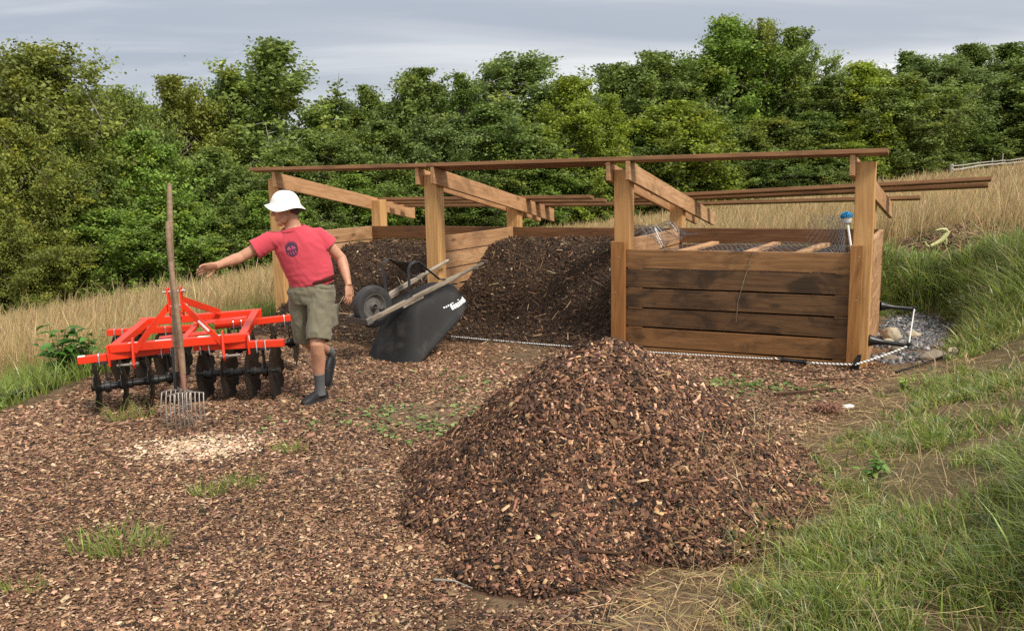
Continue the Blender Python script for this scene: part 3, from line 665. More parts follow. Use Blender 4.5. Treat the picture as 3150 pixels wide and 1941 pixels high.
TREES=[(-16.3, 30, 9.0, 2.2,'broad','olive'),(-18.2, 29, 8.4, 1.7,'broad','olive'),(-15.1, 34, 8.2, 1.2,'broad','mid'),
(-14.2, 37, 8.8, 1.4,'ash','yolive'),(-12.8, 40, 9.3, 1.6,'maple','dark'),(-10.9, 41, 10.5, 2.7,'open','pale'),
(-8.7, 42, 7.7, 1.2,'ash','mid'),(-6.9, 43, 8.2, 1.3,'maple','mid'),(-4.5, 44, 8.7, 1.9,'maple','mid'),
(-2.3, 42, 8.2, 1.0,'tall','dark'),(0.5, 46, 9.2, 2.5,'ash','grey'),(3.3, 43, 7.3, 1.7,'maple','yellow'),
(7.9, 48, 8.8, 2.3,'maple','mid'),(12.9, 51, 10.6, 2.4,'maple','bright'),(15.2, 52, 10.4, 1.5,'ash','brown'),
(16.8, 51, 9.3, 1.8,'ash','pale'),(17.5, 47, 6.3, 1.3,'tall','mid'),(19.6, 48, 6.8, 2.0,'maple','yellow'),
(25.6, 56, 8.3, 1.4,'tall','dark'),(25.4, 51, 7.0, 2.1,'ash','grey'),(28.7, 54, 7.8, 2.1,'maple','mid'),
(31.7, 55, 7.7, 2.3,'open','dark'),(31.3, 51, 6.3, 2.2,'maple','mid'),(21.5, 47, 5.9, 1.9,'ash','pale'),
(6.0, 50, 8.7, 1.9,'ash','mid'),(11.2, 53, 8.9, 2.0,'maple','mid'),(-15.1, 26, 6.0, 1.6,'broad','olive'),
(-14.1, 28, 5.4, 1.4,'maple','mid'),(-12.7, 30, 5.8, 1.6,'maple','bright'),(-11.5, 33, 5.4, 1.8,'maple','mid'),
(-9.0, 35, 5.1, 1.9,'maple','mid'),(-7.7, 37, 5.6, 1.9,'ash','mid'),(-5.5, 38, 5.7, 2.0,'maple','mid'),
(-3.3, 39, 5.8, 2.1,'ash','grey'),(-1.1, 40, 6.1, 2.2,'maple','dark'),(1.5, 40, 5.0, 2.2,'maple','mid'),
(3.6, 40, 5.6, 1.8,'maple','yellow'),(6.3, 42, 4.3, 2.1,'maple','dark'),(8.3, 42, 5.5, 2.3,'maple','yellow'),
(11.3, 45, 4.3, 2.4,'maple','mid'),(14.1, 46, 4.5, 2.3,'ash','brown'),(16.2, 46, 4.4, 2.0,'maple','dark'),
(18.3, 46, 3.9, 2.0,'maple','yellow'),(20.8, 47, 4.6, 2.2,'ash','pale'),(23.8, 49, 4.5, 2.2,'maple','dark'),
(27.3, 51, 4.2, 2.6,'maple','mid'),(30.4, 52, 4.1, 2.6,'maple','dark'),(-14.9, 24.5, 3.6, 1.2,'broad','olive'),
(-14.1, 25.5, 2.8, 1.2,'broad','olive'),(-12.7, 27, 3.3, 1.4,'maple','bright'),(-11.3, 28.5, 3.7, 1.4,'maple','bright'),
(-10.0, 30, 3.0, 1.4,'maple','mid'),(-9.0, 31, 3.3, 1.2,'maple','bright'),(-8.0, 33, 3.6, 1.4,'maple','mid'),
(-6.4, 34.5, 3.6, 1.5,'maple','bright'),(-4.4, 36, 3.7, 1.5,'maple','mid'),(-2.3, 37, 3.0, 1.6,'ash','dark'),
(-0.2, 38, 3.6, 1.6,'maple','mid'),(2.0, 39, 3.0, 1.7,'maple','bright'),(4.3, 40, 3.2, 1.7,'maple','mid'),
(6.9, 41, 2.6, 1.7,'maple','dark'),(9.6, 42.5, 3.2, 1.8,'maple','mid'),(12.6, 44, 2.9, 1.9,'ash','dark'),
(15.4, 45, 3.1, 1.9,'maple','mid'),(17.8, 45.5, 2.8, 1.6,'maple','bright'),(20.5, 46.5, 2.7, 1.6,'ash','dark'),
(23.3, 48, 2.7, 1.7,'maple','mid'),(26.2, 49.5, 2.8, 1.7,'maple','dark'),(29.5, 51, 2.6, 1.8,'maple','mid'),
(-24.0, 40, 9.5, 2.3,'maple','dark'),(-21.4, 42, 9.0, 2.4,'maple','dark'),(-18.8, 44, 9.1, 2.5,'maple','dark'),
(-16.6, 47, 8.9, 2.7,'maple','dark'),(-13.8, 50, 8.3, 2.9,'maple','dark'),(-10.2, 52, 8.0, 3.0,'maple','dark'),
(-6.3, 54, 8.6, 3.1,'maple','dark'),(-1.9, 55, 8.4, 3.2,'maple','dark'),(2.5, 56, 7.3, 3.2,'maple','dark'),
(7.3, 58, 7.6, 3.3,'maple','dark'),(12.5, 60, 7.9, 3.5,'maple','dark'),(18.0, 61, 8.1, 3.5,'maple','dark'),
(22.7, 60, 6.3, 3.5,'maple','dark'),(28.5, 62, 6.1, 3.6,'maple','dark'),(34.1, 63, 6.3, 3.6,'maple','dark'),
(39.2, 64, 5.6, 3.7,'maple','dark')]

TINT = {'olive': (1.28, 1.10, .95), 'mid': (1.0, 1.0, 1.0), 'yolive': (1.5, 1.25, 1.0), 'dark': (.82, .90, .85), 'pale': (1.28, 1.24, 1.3), 'grey': (1.05, 1.06, 1.35),
        'yellow': (1.45, 1.36, .7), 'bright': (1.08, 1.22, .92), 'brown': (1.22, 1.06, .85)}
TWORD = {'olive': 'olive green', 'mid': 'mid green', 'yolive': 'yellowish olive', 'dark': 'dark green', 'pale': 'pale green', 'grey': 'grey green', 'yellow': 'yellow green', 'bright': 'bright green', 'brown': 'brownish green'}
SWORD = {'broad': 'broad rounded tree', 'maple': 'maple', 'ash': 'feathery tree', 'tall': 'narrow tree', 'open': 'open-crowned tree with bare pale limbs'}
SPOT = [(-13.5, 'beyond the grass at the photo edge'), (-11.9, 'above the leafy weeds'), (-10.6, 'over the harrow end'), (-9.3, 'behind the fork handles'), (-7.9, 'between the handles and white hat'), (-6.6, 'over the white hat'),
        (-5.3, 'over the first rafter'), (-4.0, 'over the first rear post'), (-2.8, 'just before the second post'), (-1.6, 'over the second post'), (-.4, 'over the second rafter'), (.8, 'over the second rear post'),
        (2.0, 'over the middle bay'), (3.2, 'just before the third post'), (4.4, 'over the third post'), (5.6, 'over the third rafter'), (6.9, 'over the planked front'), (8.2, 'over the blue brush'), (9.6, 'over the end post'),
        (11.2, 'over the long purlin ends'), (12.8, 'over the rail fence'), (14.6, 'at the fence side photo edge')]
def build_trees():
    used = {}
    for i, (x, y, ht, hw, st, ti) in enumerate(TREES):
        cnt = sum(1 for k in VAR if k[0] == st); me, tk, Hc, Wc = VAR[st, i % cnt]
        z = float(ground(x, y)); root = empty('tree', (x, y, z-.05))
        sz = ht/Hc*1.02; sx = hw/Wc*(1.7 if i < 26 else 1.35)
        root.scale = (sx, sx*1.05, sz); root.rotation_euler = (0, 0, random.uniform(0, 6.28))
        t_ = TINT[ti]; j = random.uniform(.9, 1.1)
        for nm, mesh in (('crown', me), ('trunk', tk)):
            c = bpy.data.objects.new(nm, mesh); COL.objects.link(c); c.parent = root
            c.color = (t_[0]*j, t_[1]*j, t_[2]*j, 1)
        row = 'tall' if i < 26 else 'mid-height' if i < 47 else 'low' if i < 69 else 'deep'
        if row == 'deep':
            tag(root, 'dark tree deep in the wood, glimpsed between the nearer crowns', 'tree', 'trees deep in the wood'); continue
        xe = x/y*30
        for sp in sorted(SPOT, key=lambda s: abs(s[0]-xe)):
            lab = f"{row} {TWORD[ti]} {SWORD[st]} {sp[1]}"
            if lab not in used and not (abs(sp[0]-xe) > 2.4): break
        used[lab] = 1
        tag(root, lab, 'tree', 'trees along the edge of the field')
build_trees()

# ------------------------------------------------------------------ grass
def blades(P, h, w, lean_dir, lean, col, segs=3, curve=1.0, headw=None):
    """ribbon blades; returns V, F, C"""
    n = len(P); s = np.linspace(0, 1, segs+1)
    d = np.stack([np.cos(lean_dir), np.sin(lean_dir), np.zeros(n)], 1)
    ya = rng.uniform(0, 2*math.pi, n); sd = np.stack([np.cos(ya), np.sin(ya), np.zeros(n)], 1)
    V = np.zeros((n, segs+1, 2, 3))
    for k, t in enumerate(s):
        off = lean*h*(t**2)*curve; up = h*t*np.sqrt(np.maximum(.05, 1-np.minimum(.9, (lean*t*.75))**2))
        c = P + d*off[:, None] + np.array([0, 0, 1])*up[:, None]
        ww = (w*(1-t**1.5)*.5 + .0004) if headw is None else (w*.5*(1.0 if k < segs-1 else headw) if k < segs else w*.2)
        ww = np.broadcast_to(ww, (n,))
        V[:, k, 0] = c-sd*ww[:, None]; V[:, k, 1] = c+sd*ww[:, None]
    f = np.array([[2*k, 2*k+1, 2*k+3, 2*k+2] for k in range(segs)]); F = (f[None]+np.arange(n)[:, None, None]*2*(segs+1)).reshape(-1, 4)
    return V.reshape(-1, 3), F, np.repeat(col, segs, 0)
def merge(parts):
    o = 0; Vs, Fs, Cs = [], [], []
    for V, F, C in parts: Vs.append(V); Fs.append(F+o); Cs.append(C); o += len(V)
    return np.concatenate(Vs), np.concatenate(Fs), np.concatenate(Cs)
GREEN = [(.205, .275, .048), (.27, .345, .072), (.135, .195, .038), (.30, .36, .13), (.35, .345, .10), (.48, .40, .20)]
DRY = [(.52, .385, .195), (.43, .31, .15), (.60, .465, .26), (.32, .23, .115), (.36, .32, .14)]
def bank_grass():
    parts = []
    def put(n, x, y, h0, w0, lean0, wts, pal=GREEN, hs=.3):
        col = palette(n, pal, wts, .16)
        h = h0*np.exp(rng.normal(0, hs, n)); w = w0*rng.uniform(.6, 1.3, n)
        P = np.stack([x, y, surf(x, y)-.005], 1)
        return blades(P, h, w, rng.uniform(0, 2*math.pi, n), lean0*rng.uniform(.2, 1.5, n), col, 3)
    # right-hand bank: separate tufts over bare soil, closing up to thick sward lower right and behind the drain
    n = 60000; y = 2.2+11.5*rng.random(n)**1.25; x = rng.uniform(.3, 1.0, n)*(.70*y+.6)
    mu, gr, dr, gv, so_, pa = zones(x, y); sd = bench_sd(x, y)
    cl = fbm(x, y, 1.1, 15)*.55+fbm(x, y, 3.2, 18)*.45
    thick = np.clip(ss(1.0, 2.1, sd+.35*(fbm(x, y, .9, 23)-.5))*ss(4.6, 3.1, y) + ss(.08, .4, sd)*ss(7.2, 8.4, y)*(x > 0), 0, 1)*(1-.9*ss(1.5, .9, np.hypot((x-6.0)/1.1, (y-11.1)/.9)))
    d = gr*(1-gv)*ss(15, 11, y)*np.clip(.16*ss(.36, .5, cl) + .55*ss(.46, .57, cl)*ss(.1, .8, sd) + .75*thick, 0, 1)
    k = rng.random(n) < d*.64; x, y, thick = x[k], y[k], thick[k]
    nb = rng.integers(9, 30, len(x)); nb = (nb*(.7+.35*thick)).astype(int)
    ti = np.repeat(np.arange(len(x)), nb); n = len(ti); print('bank', n, len(x))
    rad = .05+.03*thick; aa = rng.uniform(0, 2*math.pi, n); rr_ = np.sqrt(rng.random(n))*rad[ti]
    bx, by = x[ti]+np.cos(aa)*rr_, y[ti]+np.sin(aa)*rr_
    th = thick[ti]; tint = np.exp(rng.normal(0, .16, len(x)))[ti][:, None]; hue = rng.random(len(x))[ti]
    hgt = (.062+np.where(by > 7, .15, .20)*th*(.55+fbm(bx, by, 1.1, 19)))*np.exp(rng.normal(0, .12, len(x)))[ti]*np.exp(rng.normal(0, .28, n))
    col = palette(n, GREEN, (.24, .28, .16, .14, .12, .06), .13)*tint
    col = np.where((hue > .84)[:, None], palette(n, [(.20, .27, .12), (.23, .29, .15), (.38, .32, .15)], (.4, .4, .2), .12), col)
    P = np.stack([bx, by, surf(bx, by)-.006], 1)
    parts.append(blades(P, hgt, (.0088*np.clip(by/4.6, .8, 2.0)*(1+.75*th*(by < 6)))*rng.uniform(.55, 1.35, n), aa+rng.normal(0, .7, n), .85*rng.uniform(.15, 1.4, n), col, 4))
    # thin low shoots between the tufts and dry dead leaves
    n = 60000; y = 2.2+9.5*rng.random(n)**1.25; x = rng.uniform(.3, 1.0, n)*(.70*y+.6); sd = bench_sd(x, y); mu, gr, dr, gv, so_, pa = zones(x, y)
    k = rng.random(n) < gr*(1-gv)*.42*ss(.38, .6, fbm(x, y, 1.6, 29)); x, y = x[k], y[k]; n = len(x)
    parts.append(put(n, x, y, .055, .0042*np.clip(y/4.2, .9, 2), .9, (.25, .25, .15, .1, .15, .1)))
    n = 7000; y = 2.2+8.5*rng.random(n)**1.2; x = rng.uniform(.2, 1.0, n)*(.70*y+.6); sd = bench_sd(x, y); k = (sd > -.05) & (sd < 4); x, y = x[k], y[k]; n = len(x)
    parts.append(put(n, x, y, .11, .0042*np.clip(y/4.2, .9, 2), 2.2, (.5, .3, .2, .1, .1), DRY))
    # green edge of the field on the left
    n = 90000; y = rng.uniform(5.4, 13, n); x = rng.uniform(-.72, -.2, n)*(y+1.2)
    sd = bench_sd(x, y); k = (sd > -.02) & (rng.random(n) < ss(-.02, .12, sd)*ss(1.35, .5, sd)*.75) & (x > -.68*y-.6); x, y = x[k], y[k]; n = len(x)
    parts.append(put(n, x, y, .16+.10*fbm(x, y, 1.5, 3)*(y > 7), .009, .8, (.28, .34, .14, .18, .06, .0)))
    V, F, C = merge(parts)
    tag(link('bank_grass', np_mesh('bank_grass', V, F, C), MT['grass']), 'green grass on the bank beside the chip pile and along the field edge', 'grass', kind='stuff')
bank_grass()
def field_grass():
    parts = []
    def put(n, x, y, hm):
        sc = np.clip(y/9.0, .8, 5.5)
        col = palette(n, DRY, (.34, .26, .16, .14, .10), .15); col *= (.80+.4*fbm(x, y, .35, 30))[:, None]
        h = hm*np.exp(rng.normal(0, .22, n)); P = np.stack([x, y, ground(x, y)-.02], 1)
        wind = rng.normal(.3, 1.4, n)
        parts.append(blades(P, h, .0032*sc*rng.uniform(.7, 1.3, n), wind, rng.uniform(.05, .55, n), col, 3, headw=1.9))
    # density falls with distance as the blades merge into each other
    n = 450000; u = rng.random(n); y = 8.0*(58/8.0)**(u**.85); x = rng.uniform(-1, 1, n)*(.66*y+1.5)
    sd = bench_sd(x, y); mu, gr, dr, gv, so_, pa = zones(x, y)
    k = (dr > rng.random(n)) & (sd > .45) & ~((np.abs(x/y) < .16) & (y < 30)); x, y = x[k], y[k]
    # the yard side of the tree line only
    edge = np.interp(x, [-24, -15.5, -12, -9, -5, 0, 6, 12, 18, 24, 32], [23.6, 25.0, 27.6, 31, 35, 38, 41, 44, 46, 48.5, 52])
    k = y < edge+.6; x, y = x[k], y[k]
    put(len(x), x, y, .43+.12*fbm(x, y, .5, 8)); print('field', len(x))
    n = 26000; y = rng.uniform(5.6, 10, n); x = rng.uniform(-.72, -.3, n)*y-.6; sd = bench_sd(x, y); k = (sd > 1.0) & (rng.random(n) < ss(.9, 1.5, sd)); x, y = x[k], y[k]
    put(len(x), x, y, .45+.12*fbm(x, y, .8, 8))
    V, F, C = merge(parts)
    tag(link('field_grass', np_mesh('field_grass', V, F, C), MT['drygrass']), 'tall dry tan hay grass covering the sloping field', 'field grass', kind='stuff')
field_grass()
def straw():
    n = 6500; y = 2.3+5.2*rng.random(n)**1.2; x = rng.uniform(-.1, 1, n)*(.62*y+.2); sd = bench_sd(x, y)
    k = (np.abs(sd-.22) < .75*rng.random(n)) & (pile(x, y) < .03) & (x > .05); x, y = x[k], y[k]; n = len(x)
    N = surf_normal(ground, x, y, .05); L = rng.uniform(.03, .19, n); W = rng.uniform(.0012, .0026, n)
    me = chip_mesh('dry_straw', np.stack([x, y, ground(x, y)+.012], 1), N, L, W, W, rng.uniform(.02, .12, n), palette(n, DRY, (.35, .3, .2, .15, .0)))
    tag(link('dry_straw', me, MT['drygrass']), 'dry straw stalks scattered over the bare soil at the bank foot', 'straw', kind='stuff')
    # grit of the drain beside the shed
    n = 15000; x = rng.uniform(3.2, 6.2, n); y = rng.uniform(7.2, 11.2, n); gv = zones(x, y)[3]; k = rng.random(n) < gv*.9; x, y = x[k], y[k]; n = len(x)
    L = rng.uniform(.018, .05, n)
    me = chip_mesh('drain_gravel', np.stack([x, y, ground(x, y)+.005], 1), surf_normal(ground, x, y, .05), L, L*rng.uniform(.5, .9, n), L*.4, rng.uniform(.1, .6, n),
        palette(n, [(.10, .10, .108), (.17, .17, .175), (.27, .265, .26), (.45, .44, .42)], (.4, .35, .2, .05)))
    tag(link('drain_gravel', me, MT['chips']), 'grey crushed stone in the drain beside the shed wall', 'gravel', kind='stuff')
straw()
# ------------------------------------------------------------------ disc harrow (own frame: x along the hitch bar, y to the rear)
def build_harrow():
    yaw = math.atan2(.196, .981)
    root = empty('disc_harrow', (-2.62, 6.60, .0), Euler((R(1.6), -R(1.9), yaw)), 'orange red three-point disc harrow with black notched discs', 'disc harrow')
    red, blk = MT['red'], MT['black']
    zf, hw, ln, tb = .500, .515, 1.13, .066
    def part(mb, name, mat, par=root, **k): return mb.build(name, mat, par, **k)
    # rectangular frame of square tube, mitred look: side tubes between front and rear bars
    for y in (0, ln):
        part(MB().bar((-hw, y, zf), (hw, y, zf), tb, tb), 'frame_bar', red, bevel=.005)
    for x in (-hw+tb/2, hw-tb/2):
        part(MB().bar((x, tb/2, zf), (x, ln-tb/2, zf), tb*.98, tb*.98), 'frame_bar', red, bevel=.005)
    for x in (-hw, hw):
        for y in (0, ln):   # corner plates that carry the gang beams
            s = 1 if x > 0 else -1
            part(MB().box((x+s*.008, y-(.012 if y == 0 else -.012), zf-.052), (.014, .085, .165)), 'corner_plate', red, bevel=.003)
    # round maker's badge on the right corner plate
    part(MB().lathe((hw+.016, -.012, zf-.012), (1, 0, 0), [(.030, 0), (.030, .002)], 20), 'badge', MT['decal'])
    def notched_disc(c, ax, name='disc'):
        ax = Vector(ax).normalized(); a = Vector((0, 0, 1)); b = ax.cross(a).normalized(); c = Vector(c); n = 80; rings = [.0, .05, .11, .180, .226]
        mb = MB(); v = []
        ph = random.uniform(0, 1)
        for sgn in (0, 1):
            for r in rings:
                for k in range(n):
                    th = 2*math.pi*k/n; rr = r
                    if r == rings[-1]:
                        q = (th/(2*math.pi)*9+ph) % 1.0
                        d = abs(q-.5); rr = r - (.026*math.sqrt(max(0, 1-(d/.2)**2)) if d < .2 else 0)
                    off = .045*(rr/.226)**2-.02 + sgn*.004
                    v.append(c+ax*off+a*(rr*math.cos(th))+b*(rr*math.sin(th)))
        m = len(rings); f = []
        for s_ in (0, 1):
            o = s_*m*n
            f += [(o+i*n+k, o+i*n+(k+1) % n, o+(i+1)*n+(k+1) % n, o+(i+1)*n+k) for i in range(m-1) for k in range(n)]
        o = (m-1)*n; f += [(o+k, o+(k+1) % n, m*n+o+(k+1) % n, m*n+o+k) for k in range(n)]
        mb.add(v, f); return mb
    def gang(cx, cy, ang, offs, beam0, beam1, concave, zaxle=.205):
        d = Vector((math.cos(ang), math.sin(ang), 0)); c = Vector((cx, cy, zaxle)); nn = Vector((-d.y, d.x, 0))
        # beam
        b0, b1 = Vector((*beam0, zf-.062)), Vector((*beam1, zf-.062))
        part(MB().bar(b0, b1, .056, .056), 'gang_beam', red, bevel=.004)
        lo, hi = min(offs), max(offs)
        ax = MB(); ax.tube([c+d*(lo-.05), c+d*(hi+.05)], .015, 10)
        for o in (lo-.045, hi+.045): ax.lathe(c+d*o, d, [(.026, -.012), (.026, .012)], 6)
        part(ax, 'axle', blk, smooth=True)
        for o in offs:
            nd = part(notched_disc(c+d*o, d*concave), 'disc', MT['disc'], smooth=True)
        for o0, o1 in zip(offs[:-1], offs[1:]):
            L = o1-o0; m = c+d*((o0+o1)/2)
            part(MB().lathe(m, d, [(.036, -L*.5+.012), (.036, -L*.5+.045), (.027, -L*.5+.055), (.027, L*.5-.055), (.036, L*.5-.045), (.036, L*.5-.012)], 18), 'spool', blk, smooth=True)
        # two hangers of flat bar with bearing blocks, hung from the beam by U bolts
        for o in (lo+.06, hi-.06):
            p = c+d*o; t = (Vector((p.x, p.y, 0))-Vector((b0.x, b0.y, 0))).dot((b1-b0).normalized()); q = b0+(b1-b0).normalized()*max(.04, min((b1-b0).length-.04, t))
            top = Vector((q.x, q.y, zf-.105)); u = (b1-b0).normalized()
            part(MB().bar(top+u*-.06, top+u*.06, .065, .010), 'clamp_plate', blk, bevel=.002)
            hg = MB(); hg.bar(top, Vector((p.x, p.y, zaxle-.055)), .050, .012, up=d); part(hg, 'hanger', blk, bevel=.002)
            bb = MB(); bb.lathe(p, d, [(.030, -.026), (.045, -.020), (.045, .020), (.030, .026)], 16); part(bb, 'bearing', blk, smooth=True)
            part(MB().bar(p+nn*-.02+Vector((0, 0, -.035)), p+nn*-.02+Vector((0, 0, .05)), .010, .010), 'bearing_bolt', MT['zinc'])
            for e in (-.035, .035):
                w = q+u*e; s_ = u.cross(Vector((0, 0, 1))).normalized(); ub = MB(); z0 = zf-.125; z1 = zf-.031; r_ = .032
                pts = [w+s_*r_+Vector((0, 0, z0-w.z)), w+s_*r_+Vector((0, 0, z1-w.z-.008)), w+s_*(r_-.006)+Vector((0, 0, z1-w.z)), w-s_*(r_-.006)+Vector((0, 0, z1-w.z)), w-s_*r_+Vector((0, 0, z1-w.z-.008)), w-s_*r_+Vector((0, 0, z0-w.z))]
                ub.tube(pts, .0055, 8); part(ub, 'u_bolt', MT['zinc'], smooth=True)
    offs = (-.285, -.095, .095, .285)
    gang(-.345, .03, R(13), offs, (-.745, -.055), (-.06, .105), -1)
    gang(.41, .055, R(-11), offs, (.80, -.055), (.09, .085), 1)
    gang(-.47, 1.04, R(-9), offs, (-.80, 1.07), (-.06, .955), 1)
    gang(.545, 1.03, R(9), offs, (.86, 1.085), (.13, .965), -1)
    # hitch mast: two upright plates, pins, braces to the lower link lugs and to the rear bar
    for x in (-.048, .048):
        pl = MB(); pl.prism([(x, -.005, .74), (x, .055, .70), (x, .085, .76), (x, .085, .935), (x, .0, .935)], (-.006, 0, 0), (.006, 0, 0)); part(pl, 'mast_plate', red, bevel=.002)
        s = 1 if x > 0 else -1
        lx = s*.335
        part(MB().bar((x, .02, .80), (lx, -.045, zf-.035), .046, .012, up=(0, 1, .3)), 'front_brace', red, bevel=.002)
        part(MB().bar((x*1.0, .06, .83), (s*.17, ln-.03, zf+.036), .055, .014, up=(1, 0, 0)), 'rear_brace', red, bevel=.002)
        lug = MB(); lug.prism([(lx, -.045, zf+.075), (lx, -.012, zf+.075), (lx, -.034, zf-.03), (lx, -.055, zf-.150), (lx, -.085, zf-.160), (lx, -.105, zf-.13), (lx, -.07, zf+.0)], (-.008, 0, 0), (.008, 0, 0)); part(lug, 'link_lug', red, bevel=.002)
        pin = MB(); pin.tube([(lx-s*.02, -.080, zf-.125), (lx+s*.125, -.080, zf-.125)], .0125, 12); pin.lathe((lx+s*.02, -.08, zf-.125), (1, 0, 0), [(.022, -.008), (.022, .008)], 6); pin.lathe((lx-s*.024, -.08, zf-.125), (1, 0, 0), [(.018, -.01), (.018, .01)], 6)
        part(pin, 'link_pin', MT['tine'], smooth=True)
    bolt = MB(); bolt.tube([(-.085, .03, .905), (.085, .03, .905)], .010, 8); bolt.lathe((.07, .03, .905), (1, 0, 0), [(.017, -.008), (.017, .008)], 6); part(bolt, 'top_pin', MT['zinc'])
    bolt = MB(); bolt.tube([(-.085, .05, .785), (.085, .05, .785)], .010, 8)
    for s in (-1, 1): bolt.lathe((s*.072, .05, .785), (1, 0, 0), [(.019, -.010), (.019, .010)], 6)
    part(bolt, 'mast_bolt', MT['zinc'])
    # slotted angle-adjuster plates from the centre to the gangs
    def slotted(p0, p1, w, name='adjuster_plate'):
        p0, p1 = Vector(p0), Vector(p1); u = (p1-p0).normalized(); L = (p1-p0).length; s_ = Vector((0, 0, 1)).cross(u).normalized(); up = u.cross(s_)
        outer = [(0, -w/2), (L-.05, -w/2), (L, -w/2+.05), (L, w/2-.01), (L-.01, w/2), (0, w/2)]
        y0 = w*.13; i0, i1 = L*.22, L*.72; k = 8
        inner = [(i1+y0*math.sin(math.pi*j/k), -y0*math.cos(math.pi*j/k)) for j in range(k+1)] + [(i0-y0*math.sin(math.pi*j/k), y0*math.cos(math.pi*j/k)) for j in range(k+1)]
        bm = bmesh.new(); T = .010
        def P(q, z): return bm.verts.new(p0+u*q[0]+s_*q[1]+up*z)
        def ring(pts, z):
            vs = [P(q, z) for q in pts]; return vs, [bm.edges.new((vs[i], vs[(i+1) % len(vs)])) for i in range(len(vs))]
        ov, oe = ring(outer, 0); iv, ie = ring(inner, 0)
        bmesh.ops.triangle_fill(bm, edges=oe+ie, use_beauty=True)
        r = bmesh.ops.extrude_face_region(bm, geom=list(bm.faces)); bmesh.ops.translate(bm, verts=[e for e in r['geom'] if isinstance(e, bmesh.types.BMVert)], vec=up*T)
        bmesh.ops.recalc_face_normals(bm, faces=bm.faces); me = bpy.data.meshes.new(name); bm.to_mesh(me); bm.free(); link(name, me, red, root)
    slotted((-.02, .80, zf+.0), (.43, .86, zf+.005), .13)
    slotted((-.22, .34, zf-.02), (.22, .40, zf-.015), .13)
    part(MB().bar((0, tb/2, zf-.014), (0, .80, zf-.014), .05, .03), 'centre_bar', red, bevel=.003)
    # white warning stickers on bar and brace
    st = MB(); st.box((.235, -tb/2+.035, zf+tb/2+.001), (.19, .040, .0016)); part(st, 'sticker', MT['decal'])
    st = MB(); st.box((-.12, -tb/2+.028, zf+tb/2+.001), (.12, .022, .0016)); part(st, 'sticker', MT['decal'])
    st = MB(); st.box((-.34, -tb/2+.028, zf+tb/2+.001), (.07, .022, .0016)); part(st, 'sticker', MT['decal'])
    st = MB(); a, b = Vector((-.745, -.055, zf-.062+.0295)), Vector((-.06, .105, zf-.062+.0295)); u = (b-a).normalized(); st.bar(a+u*.006, a+u*.055, .050, .0016); part(st, 'sticker', MT['decal'])
    st = MB(); a, b = Vector((.048, .02, .80)), Vector((.335, -.045, zf-.035)); u = (b-a).normalized(); sd = u.cross(Vector((0, 1, .3))).normalized(); upv = sd.cross(u)
    st.bar(a.lerp(b, .40)-upv*.0075, a.lerp(b, .66)-upv*.0075, .018, .0016, up=(0, 1, .3)); part(st, 'sticker', MT['decal'])
build_harrow()

# ------------------------------------------------------------------ two forks leaning on the harrow
def fork(name, base, grip, tines, head_w, head_h, label, crv, collar, spread):
    base, grip = Vector(base), Vector(grip); root = world_root(name, base, label, 'garden fork', None)
    ax = (grip-base).normalized(); side = Vector((1, .02, 0)); side = (side-ax*side.dot(ax)).normalized(); fr = ax.cross(side)
    if fr.y > 0: fr = -fr
    L = (grip-base).length
    neck = base+ax*head_h
    def hp(t): # slightly crooked wooden handle
        return neck+ax*(.12+(L-head_h-.12)*t) + side*crv*math.sin(t*5.0+.6)*.5 + fr*crv*.4*math.sin(t*3.3)
    k = 14
    h = MB(); h.tube([hp(i/k) for i in range(k+1)]+[hp(1)+ax*.006], [.0185]*9+[.018, .0185, .0195, .0195, .019, .016]+[.008], 12)
    ho = h.build('handle', MT['forkwood'], root, smooth=True)
    cl = MB(); cl.tube([neck+ax*.0, neck+ax*.03, neck+ax*.10, neck+ax*.30], [.010, .015, .019, .0205], 12); cl.build('collar', MT[collar], root, smooth=True)
    # tines drop from a bowed cross bar
    bow = lambda f: neck+side*(f*head_w*.5)-ax*(.010+.016*f*f)
    for i in range(tines):
        f = i/(tines-1)*2-1; top = bow(f); low = base+side*(f*head_w*.5*spread)+fr*.004
        mid = top.lerp(low, .5)+fr*.022
        pts = [top+fr*.001, top.lerp(low, .12)+fr*.010, mid, top.lerp(low, .82)+fr*.014, low-ax*.02]
        t = MB(); t.tube(pts, [.0046, .0046, .0044, .0038, .0020], 8); t.build('tine', MT['tine'], root, smooth=True)
    for e in (-1, 1):
        t = MB(); t.tube([neck+ax*.015, neck+side*(e*head_w*.12)-ax*.002, bow(e*.45)], .005, 8); t.build('strap', MT['tine'], root, smooth=True)
    cb = MB(); cb.tube([bow(f) for f in (-1, -.5, 0, .5, 1)], .0056, 8); cb.build('cross_bar', MT['tine'], root, smooth=True)
    return root
fork('pitchfork', (-2.43, 5.90, .0), (-2.463, 6.22, 1.735), 7, .20, .285, 'longer fork with grey worn handle and dark collar, leaning on the harrow', .012, 'black', 1.05)
fork('manure_fork', (-2.318, 5.82, .0), (-2.442, 6.08, 1.465), 10, .265, .285, 'shorter wide-headed fork with brown handle and rusty pink collar', .016, 'rust', 1.02)

